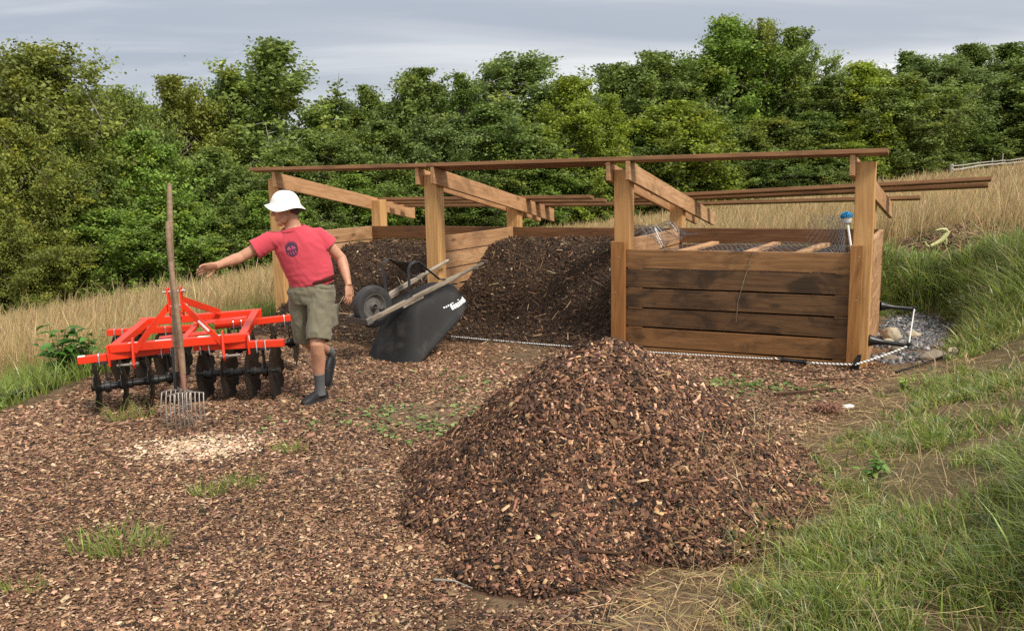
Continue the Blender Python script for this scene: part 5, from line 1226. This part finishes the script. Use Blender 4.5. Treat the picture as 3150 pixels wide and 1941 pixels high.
def soil_heap():
    cx, cy = 6.05, 11.2
    def hz(x, y):
        u, v = (x-cx)/1.0, (y-cy)/.65; r = np.hypot(u, v); return ground(x, y)+.40*np.maximum(0, 1-r)**.8*(1-.25*np.sin(3*u+1))+(fbm(x, y, 4, 71)-.5)*.14*ss(1.1, .5, r)
    msk = lambda x, y: np.hypot((x-cx)/1.0, (y-cy)/.65) < 1.0
    root = heap_core('soil_heap', hz, cx-1.1, cx+1.1, cy-.75, cy+.75, .05, MT['pilecore'], None, msk, .02); tag(root, 'low heap of brown soil and pulled weeds at the field edge', 'soil heap')
    n = 2600; x = rng.normal(cx, .5, n); y = rng.normal(cy, .33, n); k = msk(x, y); x, y = x[k], y[k]; n = len(x); N = surf_normal(hz, x, y); L = rng.uniform(.06, .34, n); W = rng.uniform(.005, .012, n)
    o = link('dead_stems', chip_mesh('dead_stems', np.stack([x, y, hz(x, y)+.02], 1), N, L, W, W*.6, rng.uniform(.05, .6, n), palette(n, [(.24, .15, .085), (.14, .085, .048), (.36, .25, .145), (.12, .16, .05)], (.35, .3, .2, .15))), MT['compost'], root); o['kind'] = 'stuff'
    st = world_root('vine_stalk', (5.6, 10.7, .9), 'pale green thick vine stalk lying on the soil heap', 'stalk'); y0 = 10.62
    Q = lambda u, v, dy=0: Vector(((u-1575)/2600*(y0+dy)*1.0+.01*0, y0+dy, CH-((v-545+(2900-u)*.02))/2600*(y0+dy)*1.01))
    for pts, rs in (([(2882, 714), (2898, 711), (2912, 713), (2918, 722), (2911, 733), (2902, 744), (2885, 754), (2868, 761)], [.008, .012, .018, .026, .030, .026, .022, .02]), ([(2908, 738), (2914, 746), (2915, 757)], [.022, .018, .014]), ([(2850, 748), (2854, 758), (2863, 763)], [.012, .014, .012])):
        P = [Q(*q) for q in pts]; m = MB(); m.tube(P, rs, 8); m.build('stalk', MT['stalk'], st, smooth=True)
soil_heap()
# ------------------------------------------------------------------ the man
def evaluated(o):
    dg = bpy.context.evaluated_depsgraph_get(); me = bpy.data.meshes.new_from_object(o.evaluated_get(dg)); 
    return me
def remeshed(mb, name, voxel, smooth_it=6, fac=.5):
    """several overlapping lofts become one continuous skin"""
    me = mb.mesh(name); o = bpy.data.objects.new(name, me); COL.objects.link(o)
    r = o.modifiers.new('r', 'REMESH'); r.mode = 'VOXEL'; r.voxel_size = voxel; r.adaptivity = 0
    s = o.modifiers.new('s', 'SMOOTH'); s.iterations = smooth_it; s.factor = fac
    bpy.context.view_layer.update(); out = evaluated(o); bpy.data.objects.remove(o); out.name = name
    return out
def build_man():
    org = Vector((-1.60, 6.70, 0)); root = world_root('person', org, 'man in red t-shirt, olive shorts and white sun hat reaching towards the forks', 'person')
    V3 = Vector
    m, t, b, _ = new_mat('skin'); MT['skin'] = m
    tc = t.node('ShaderNodeTexCoord'); n1 = t.noise(tc.outputs['Object'], 14, 4, .6); n2 = t.noise(tc.outputs['Object'], 70, 3, .6)
    c = t.mix(t.sstep(n1, .3, .7), (.43, .215, .135), (.53, .285, .185)); c = t.mix(t.math('MULTIPLY', t.sstep(n2, .55, .75), .3), c, (.40, .19, .12)); t.link(c, b.inputs['Base Color'])
    b.inputs['Roughness'].default_value = .5; b.inputs['Subsurface Weight'].default_value = .12; b.inputs['Subsurface Radius'].default_value = (.012, .004, .002)
    b.inputs['Specular IOR Level'].default_value = .35
    def cloth(name, col, fold=30, var=.12, rough=.85, stain=None):
        m, t, b, _ = new_mat(name); tc = t.node('ShaderNodeTexCoord'); ob = tc.outputs['Object']; n1 = t.noise(ob, 9, 4, .6); n2 = t.noise(ob, 220, 2, .5)
        c = t.mix(n1, tuple(x*(1-var) for x in col), tuple(min(1, x*(1+var)) for x in col))
        if stain: c = t.mix(t.math('MULTIPLY', t.sstep(t.noise(ob, 7, 5, .65), .55, .72), .45), c, stain)
        t.link(c, b.inputs['Base Color']); b.inputs['Roughness'].default_value = rough; b.inputs['Specular IOR Level'].default_value = .2; b.inputs['Sheen Weight'].default_value = .15
        t.link(t.bump(t.math('ADD', n2, t.math('MULTIPLY', n1, .6)), .25, .003), b.inputs['Normal']); return m
    # ---- body: one continuous skin
    B = MB()
    sx = V3((1, .08, .16))
    B.tube([(-1.59, 6.69, .84), (-1.59, 6.69, .90), (-1.60, 6.685, 1.0), (-1.635, 6.67, 1.15), (-1.665, 6.66, 1.26), (-1.685, 6.655, 1.325), (-1.695, 6.655, 1.375)], [(.13, .10), (.155, .11), (.155, .105), (.175, .11), (.18, .11), (.14, .085), (.07, .06)], 20, side=sx)
    nk = [(-1.695, 6.665, 1.34), (-1.705, 6.665, 1.40), (-1.72, 6.655, 1.455), (-1.735, 6.65, 1.51)]
    B.tube(nk, [(.075, .075), (.062, .064), (.058, .060), (.055, .058)], 16)
    # right arm, reaching out
    rs, re, rw = V3((-1.870, 6.61, 1.288)), V3((-2.085, 6.52, 1.168)), V3((-2.205, 6.345, 1.128))
    B.tube([V3((-1.80, 6.63, 1.31)), rs, rs.lerp(re, .35), rs.lerp(re, .75), re, re.lerp(rw, .22), re.lerp(rw, .55), re.lerp(rw, .85), rw, rw+(rw-re).normalized()*.02], [.05, .056, .050, .044, .042, .044, .038, .030, (.029, .024), (.030, .022)], 14, side=V3((0, .2, 1)))
    # left arm, hanging
    ls, le, lw = V3((-1.508, 6.69, 1.315)), V3((-1.352, 6.74, 1.125)), V3((-1.285, 6.63, .935))
    B.tube([V3((-1.58, 6.67, 1.33)), ls, ls.lerp(le, .4), ls.lerp(le, .8), le, le.lerp(lw, .22), le.lerp(lw, .6), lw, lw+(lw-le).normalized()*.02], [.05, .055, .048, .043, .042, .043, .036, (.030, .025), (.031, .022)], 14, side=V3((0, 1, 0)))
    def hand(w, d, pn, thumb, curl, spread=.06, sc=1.0):
        """palm, four fingers bent at the knuckles and a thumb from the side of the palm; pn: palm normal, thumb: +1/-1 side"""
        d = V3(d).normalized(); pn = V3(pn); pn = (pn-d*pn.dot(d)).normalized(); ac = d.cross(pn)*thumb   # towards the thumb
        kn = w+d*.088*sc
        B.tube([w-d*.015, w+d*.012, w+d*.045*sc, kn-d*.008, kn+d*.004], [(.028, .020), (.032, .018), (.041, .0165), (.041, .0145), (.036, .012)], 14, side=ac)
        for i, (o_, L) in enumerate(((.030, .070), (.0105, .079), (-.0095, .073), (-.029, .057))):
            base = kn+ac*o_*sc-d*.020; dir_ = (d+ac*(1.5-i)*spread).normalized(); pts = [base]; ang = 0; p = base+dir_*.020; pts.append(p)
            for sg, (fr, cv) in enumerate(((.46, curl[i]*.6), (.30, curl[i]*1.0), (.24, curl[i]*.6))):
                ang += cv; p = p+(dir_*math.cos(ang)+pn*math.sin(ang))*L*fr*sc; pts.append(p)
            B.tube(pts+[pts[-1]+(pts[-1]-pts[-2])*.12], [.0088, .0092, .0085, .0078, .0068, .0045], 10)
        tb = w+d*.022+ac*.024; td = (d*.62+ac*.75+pn*.22).normalized(); e1 = tb+td*.040; e2 = e1+(d*.85+ac*.42+pn*.25).normalized()*.030; e3 = e2+(d*.95+ac*.2+pn*.25).normalized()*.026
        B.tube([tb-td*.012, tb+td*.015, e1, e2, e3, e3+(e3-e2)*.15], [.014, .0145, .0115, .0105, .0085, .0055], 10)
    hand(rw, V3((-.86, -.40, -.16)), V3((.15, -.75, -.55)), -1, (.16, .22, .30, .42), .10)
    hand(lw, V3((.02, -.22, -1)), V3((-.80, .45, -.1)), 1, (.22, .28, .34, .40), .04)
    # legs
    lh, lk, la = V3((-1.52, 6.66, .85)), V3((-1.528, 6.50, .47)), V3((-1.545, 6.585, .10))
    B.tube([lh+V3((.0, .02, .03)), lh.lerp(lk, .3), lh.lerp(lk, .75), lk, lk.lerp(la, .12), lk.lerp(la, .32)+V3((0, .016, 0)), lk.lerp(la, .6)+V3((0, .008, 0)), lk.lerp(la, .88), la, la+V3((0, .0, -.05))], [.092, .088, .066, .057, .053, .056, .045, .036, .037, .04], 16)
    rh, rk, ra = V3((-1.665, 6.69, .85)), V3((-1.672, 6.76, .46)), V3((-1.566, 7.10, .305))
    B.tube([rh+V3((.0, .0, .03)), rh.lerp(rk, .3), rh.lerp(rk, .75), rk, rk.lerp(ra, .12), rk.lerp(ra, .32)+V3((0, -.01, -.014)), rk.lerp(ra, .6), rk.lerp(ra, .88), ra], [.092, .088, .066, .057, .053, .056, .046, .036, .036], 16)
    # head, turned to the side he reaches
    hc = V3((-1.748, 6.640, 1.530)); f = V3((-.90, -.40, -.16)).normalized(); r_ = f.cross(V3((0, .06, 1))).normalized(); u = r_.cross(f); Q = Matrix((r_, f, u)).transposed()
    H = lambda a, b_, c_: hc+r_*a+f*b_+u*c_
    B.ball(H(0, -.008, .030), (.074, .096, .090), 20, 14, Q)
    B.ball(H(0, .030, -.030), (.058, .060, .085), 18, 12, Q)     # face
    B.tube([H(-.052, .0, -.052), H(-.040, .040, -.088), H(0, .068, -.104), H(.040, .040, -.088), H(.052, .0, -.052)], [.022, .021, .024, .021, .022], 10)   # jaw line and chin
    B.ball(H(0, .072, -.100), (.022, .018, .017), 10, 8, Q)
    B.tube([H(-.038, .078, .026), H(0, .092, .024), H(.038, .078, .026)], [.012, .013, .012], 8)        # brow
    B.tube([H(0, .086, .016), H(0, .100, -.006), H(0, .113, -.026), H(0, .104, -.034)], [.009, .0105, .0125, .009], 8)   # nose
    for s in (-1, 1):
        B.ball(H(s*.012, .096, -.031), (.009, .011, .008), 8, 6, Q); B.ball(H(s*.040, .062, -.022), (.020, .018, .018), 10, 8, Q)
        B.tube([H(s*.070, -.004, .026), H(s*.080, -.018, .022), H(s*.080, -.018, -.006), H(s*.070, -.006, -.026)], [.010, .012, .011, .008], 8)   # ears
    B.tube([H(-.024, .080, -.060), H(0, .092, -.057), H(.024, .080, -.060)], [.005, .0075, .005], 8); B.tube([H(-.022, .079, -.071), H(0, .090, -.073), H(.022, .079, -.071)], [.005, .0085, .005], 8)
    body = remeshed(B, 'body', .0046, 4, .5); body.transform(Matrix.Translation(-org))
    ob = link('body', body, MT['skin'], root, True)
    # eyes and mouth line, hair at the nape and temples
    for s in (-1, 1):
        e = MB(); e.ball(H(s*.031, .0765, .004), (.0125, .010, .0085), 10, 8, Q); e.build('eye', simple('eye', (.05, .035, .03), .25), root, smooth=True)
    mo = MB(); mo.tube([H(-.022, .0845, -.0655), H(0, .0965, -.0645), H(.022, .0845, -.0655)], .0022, 6); mo.build('mouth', simple('mouth_line', (.16, .06, .05), .6), root)
    hr = MB(); hr.tube([H(-.070, .012, .020), H(-.078, -.035, .0), H(-.050, -.085, -.022), H(0, -.098, -.03), H(.050, -.085, -.022), H(.078, -.035, .0), H(.070, .012, .020)], [(.022, .008), (.034, .011), (.038, .013), (.038, .014), (.038, .013), (.034, .011), (.022, .008)], 10, side=u)
    hr.build('hair', simple('dark_grey_hair', (.055, .042, .034), .7, var=.5, scale=120), root, smooth=True)
    # ---- clothes
    def creases(me, amp, fn):
        nv = len(me.vertices); co = np.zeros(nv*3); me.vertices.foreach_get('co', co); nn = np.zeros(nv*3); me.vertices.foreach_get('normal', nn); co = co.reshape(-1, 3); nn = nn.reshape(-1, 3)
        d = np.array([fn(V3(p)) for p in co]); me.vertices.foreach_set('co', (co+nn*(amp*d)[:, None]).ravel()); me.update()
    def open_ends(me, ends):
        bm = bmesh.new(); bm.from_mesh(me); dead = []
        for fc in bm.faces:
            c = fc.calc_center_median()
            for (p, ax, rad, dpt) in ends:
                if (c-p).length < rad and (c-p).dot(ax) > -dpt and fc.normal.dot(ax) > .78: dead.append(fc); break
        bmesh.ops.delete(bm, geom=dead, context='FACES'); bm.to_mesh(me); bm.free()
    def garment(mb, name, mat, voxel, amp, fn, ends, thick=.005, it=8):
        me = remeshed(mb, name, voxel, it, .5); creases(me, amp, fn); open_ends(me, ends); me.transform(Matrix.Translation(-org)); o = link(name, me, mat, root, True)
        s = o.modifiers.new('thick', 'SOLIDIFY'); s.thickness = thick; s.offset = 0; return o, me
    S = MB()
    S.tube([(-1.552, 6.685, .895), (-1.563, 6.685, .925), (-1.575, 6.682, .957), (-1.594, 6.678, 1.03), (-1.632, 6.668, 1.16), (-1.66, 6.66, 1.25), (-1.680, 6.657, 1.312), (-1.692, 6.658, 1.355), (-1.699, 6.657, 1.386)], [(.150, .114), (.154, .117), (.176, .137), (.184, .140), (.195, .138), (.198, .130), (.172, .108), (.126, .090), (.092, .084)], 28, side=sx)
    re_ = rs.lerp(re, .56); le_ = ls.lerp(le, .46)
    S.tube([V3((-1.76, 6.64, 1.290)), rs, rs.lerp(re, .3), re_], [.066, .073, .077, .082], 18, side=V3((0, .2, 1)))
    S.tube([V3((-1.60, 6.66, 1.305)), ls, ls.lerp(le, .25), le_], [.066, .071, .075, .080], 18, side=V3((0, 1, 0)))
    ridge = lambda q: 1-2.2*abs(mnoise.noise(q))
    def fshirt(p):
        low = max(0, 1.20-p.z)*2.4
        # drapes run from the raised shoulder down to the far hip, gathering above the belt
        q = V3((p.x*.80+p.z*.62, p.y*.5, (p.z*.75-p.x*.62)*.30))
        d = ridge(q*11.5)*.75+ridge(q*23+V3((3, 1, 7)))*.30
        pit = math.exp(-((p.x+1.83)**2+(p.z-1.25)**2)/.006)+math.exp(-((p.x+1.49)**2+(p.z-1.24)**2)/.006)
        h_ = ridge(V3((p.x*9, p.y*8, p.z*26)))*min(1, low)*.5
        return d*(.38+.7*min(1, low)+.9*pit)+h_+.5*mnoise.noise(V3(p)*5)-.45
    shirt_m = cloth('red_cotton', (.53, .062, .088), var=.09)
    so_, sme = garment(S, 't_shirt', shirt_m, .0060, .0105, fshirt, [(re_, (re-rs).normalized(), .10, .02), (le_, (le-ls).normalized(), .10, .02), (V3((-1.552, 6.685, .895)), V3((.30, 0, -1)).normalized(), .20, .03), (V3((-1.70, 6.657, 1.386)), V3((-.1, 0, 1)), .095, .025)])
    # neckband
    nb_ = MB(); nb_.tube([V3((-1.700, 6.652, 1.377))+V3((.092*math.cos(a), .085*math.sin(a), .020*math.sin(a)+.014*math.cos(a))) for a in np.linspace(0, 2*math.pi, 25)], (.0065), 8, cap=False); nb_.build('neckband', shirt_m, so_, smooth=True, origin=org)
    # chest print: dark ring badge with a ragged tree skyline
    bv = BVHTree.FromPolygons([tuple(v.co) for v in sme.vertices], [tuple(p.vertices) for p in sme.polygons])
    cen = V3((-1.690, 6.50, 1.218))-org; ex = V3((.985, .10, .14)).normalized(); ez = V3((-.13, .0, .99)).normalized(); dirv = V3((.0, 1, -.02))
    def proj(x, z, off):
        o_ = cen+ex*x+ez*z+V3((0, -.35, 0)); h_ = bv.ray_cast(o_, dirv); return (h_[0]+h_[1]*off) if h_[0] is not None else o_+dirv*.4
    def print_mesh(name, inside, off, mat, step=.0022):
        vv, ff, idx = [], [], {}
        N = 34
        for i in range(-N, N+1):
            for j in range(-N, N+1):
                if inside(i*step, j*step):
                    q = []
                    for (a, b2) in ((0, 0), (1, 0), (1, 1), (0, 1)):
                        k = (i+a, j+b2)
                        if k not in idx: idx[k] = len(vv); vv.append(proj(k[0]*step, k[1]*step, off))
                        q.append(idx[k])
                    ff.append(q)
        me = bpy.data.meshes.new(name); me.from_pydata([tuple(p) for p in vv], [], ff); me.materials.append(mat); return link(name, me, None, so_)
    Rb = .048
    def crown_(x, z):
        th = math.atan2(z, x); r = math.hypot(x, z); q = max(0, math.sin(th)); sp = abs(((x*150+.3) % 1)-.5)*2
        return r < Rb+(.010*q+.022*q*sp*(1 if abs(x) < .05 else .4))
    dark = cloth('print_dark', (.075, .030, .060), var=.1)
    print_mesh('chest_print', lambda x, z: crown_(x, z) and z > -.056, .0030, dark)
    def inner(x, z):
        r = math.hypot(x, z+.002)
        if r > Rb*.82: return False
        if abs(z-.16*x-.002) < .0045: return False
        if z > 0: return z < .012+.020*abs(math.sin(x*75)) - .1*abs(x) and z > .006 or (z > .024 and math.sin(x*260) > .2)
        return math.sin(x*300+z*90) > .15 and z > -.034
    print_mesh('chest_print_detail', inner, .0042, cloth('print_light', (.40, .075, .155), var=.1))
    # shorts
    T = MB()
    T.tube([(-1.572, 6.685, .962), (-1.581, 6.685, .93), (-1.592, 6.685, .86), (-1.595, 6.685, .78)], [(.160, .122), (.166, .128), (.182, .138), (.165, .125)], 24, side=V3((1, .05, .14)))
    lhem = lh.lerp(lk, .90); rhem = rh.lerp(rk, .98)
    T.tube([lh+V3((.015, 0, .02)), lh.lerp(lk, .3)+V3((.012, 0, 0)), lh.lerp(lk, .65)+V3((.008, .005, 0)), lhem+V3((.006, .012, 0))], [(.098, .105), (.100, .108), (.094, .104), (.092, .102)], 22, side=V3((1, 0, 0)))
    T.tube([rh+V3((-.01, 0, .02)), rh.lerp(rk, .3)+V3((-.012, 0, 0)), rh.lerp(rk, .65)+V3((-.01, 0, 0)), rhem+V3((-.005, .0, 0))], [(.098, .105), (.100, .108), (.094, .104), (.092, .102)], 22, side=V3((1, 0, 0)))
    T.box((-1.408, 6.66, .68), (.02, .13, .17), Euler((0, R(4), R(-8))).to_matrix())   # cargo pocket
    T.box((-1.478, 6.545, .70), (.11, .016, .16), Euler((R(-20), 0, R(12))).to_matrix())
    def fsh(p):
        q = V3((p.x*7, p.y*6, p.z*3.2)); d = ridge(q*1.7+V3((p.z*2, 0, 0)))*.8+ridge(q*3.6)*.35
        hip = max(0, p.z-.72)*3.5; g_ = ridge(V3((p.x*10+p.z*14, p.y*9, p.z*16)))*hip
        return d*.75+g_*.8+.5*mnoise.noise(q*.9)-.35
    pants = cloth('olive_canvas', (.165, .150, .104), var=.14, stain=(.085, .080, .062))
    garment(T, 'shorts', pants, .0062, .0125, fsh, [(lhem, (lk-lh).normalized(), .13, .03), (rhem, (rk-rh).normalized(), .13, .03), (V3((-1.572, 6.685, .962)), V3((.25, 0, 1)).normalized(), .2, .035)], .006)
    bt = MB(); bt.tube([V3((-1.579, 6.685, .937))+V3((.172*math.cos(a), .136*math.sin(a), .050*math.cos(a))) for a in np.linspace(0, 2*math.pi, 33)], [(.0045, .019)]*33, 8, cap=False, side=V3((1, 0, 0))); bt.build('belt', simple('dark_red_leather', (.085, .016, .014), .5), root, smooth=True)
    # socks and shoes
    sk = simple('grey_sock', (.105, .108, .115), .9, var=.2, scale=90)
    def shoe(ank, heel, toe, upv, name='shoe'):
        d = (toe-heel).normalized(); up = (V3(upv)-d*V3(upv).dot(d)).normalized(); sd = d.cross(up); L = (toe-heel).length; m2 = MB()
        prof = [(.0, .024, .055), (.03, .034, .075), (.10, .037, .085), (.16, .041, .066), (.21, .046, .050), (.245, .038, .036), (.268, .016, .022)]
        v = []; N_ = 14
        for x, hw, ht in prof:
            x *= L/.268
            for k in range(N_):
                a = math.pi*k/(N_-1); v.append(heel+d*x+sd*(hw*math.cos(a))+up*(ht*max(0.0, math.sin(a))**.7+.016))
        n_ = len(prof); fcs = [(i*N_+k, i*N_+k+1, (i+1)*N_+k+1, (i+1)*N_+k) for i in range(n_-1) for k in range(N_-1)]+[(i*N_, (i+1)*N_, (i+1)*N_+N_-1, i*N_+N_-1) for i in range(n_-1)]+[tuple(range(N_)), tuple(range((n_-1)*N_, n_*N_))]
        m2.add(v, fcs); sh = m2.build(name, MT['shoe'], root, smooth=True)
        s2 = MB(); outl = [(x*L/.268, hw+.004) for x, hw, ht in prof]; poly = [heel+d*x+sd*w for x, w in outl]+[heel+d*x-sd*w for x, w in reversed(outl)]
        s2.prism(poly, up*0, up*.022); s2.build('sole', MT['sole'], sh, bevel=.004, origin=org)
        lc = MB()
        for q in (.125, .15, .175): lc.tube([heel+d*q+sd*.03+up*(.072-(q-.125)*.4), heel+d*q+up*(.094-(q-.125)*.55), heel+d*(q+.012)-sd*.03+up*(.072-(q-.125)*.4)], .003, 5)
        lc.build('laces', MT['lace'], sh, origin=org)
        return sh
    MT['shoe'] = simple('dark_trainer', (.012, .0125, .015), .6, var=.5, scale=60); MT['sole'] = simple('shoe_sole', (.018, .018, .019), .7); MT['lace'] = simple('grey_lace', (.11, .11, .12), .8)
    lheel, ltoe = V3((-1.515, 6.665, .0)), V3((-1.655, 6.435, .0)); shoe(la, lheel, ltoe, (0, 0, 1))
    rheel, rtoe = V3((-1.556, 7.165, .235)), V3((-1.603, 7.035, .0)); shoe(ra, rheel, rtoe, (-.1, -.9, .35))
    k1 = MB(); k1.tube([lk.lerp(la, .63), lk.lerp(la, .8), la, la+V3((0, 0, -.045))], [.0465, .041, .041, .045], 16); k1.build('sock', sk, root, smooth=True)
    k2 = MB(); k2.tube([rk.lerp(ra, .84), rk.lerp(ra, .92), ra, ra+V3((.003, .02, -.02))], [.041, .039, .039, .042], 16); k2.build('sock', sk, root, smooth=True)
    # soft white sun hat with a wavy brim
    ax = V3((.04, .0, 1)).normalized(); hx_ = V3((1, 0, -.04)).normalized(); hy = ax.cross(hx_); hb = V3((-1.747, 6.640, 1.570)); v = []; n = 48
    prof = [(.0, .102), (.026, .100), (.050, .0935), (.072, .081), (.089, .063), (.101, .040), (.108, .014), (.111, .0), (.124, -.013), (.140, -.028), (.154, -.038)]
    for i, (rr0, z0) in enumerate(prof):
        for k in range(n):
            a = 2*math.pi*k/n; brim = max(0, (rr0-.109)/.045); wv = .016*math.sin(3*a+4.0)+.010*math.sin(2*a+1.1); lump = 1+.025*mnoise.noise(V3((math.cos(a)*2, math.sin(a)*2, z0*25)))*(1-brim)
            rr = rr0*lump*1.0*(1+.04*math.cos(2*a)); v.append(hb+hx_*(rr*math.cos(a))+hy*(rr*math.sin(a))+ax*(z0*(1.02 if brim == 0 else 1)+wv*brim+(.0025*math.sin(i*2.4+a*2) if 3 < i < 8 else 0)))
    fcs = [(i*n+k, i*n+(k+1) % n, (i+1)*n+(k+1) % n, (i+1)*n+k) for i in range(len(prof)-1) for k in range(n)]
    hm = MB(); hm.add(v, fcs); hat = hm.build('sun_hat', cloth('white_cotton', (.80, .79, .76), var=.04), root, smooth=True); s = hat.modifiers.new('thick', 'SOLIDIFY'); s.thickness = .004; s = hat.modifiers.new('sub', 'SUBSURF'); s.levels = 1; s.render_levels = 1
    ey = MB()
    for a in (-1.9, -1.45, -.6, 1.5): ey.lathe(hb+hx_*(.098*math.cos(a))+hy*(.098*math.sin(a))+ax*.066, hx_*math.cos(a)+hy*math.sin(a)+ax*.3, [(.003, -.002), (.003, .0018)], 8)
    ey.build('eyelets', MT['rim'], hat, origin=org)
build_man()
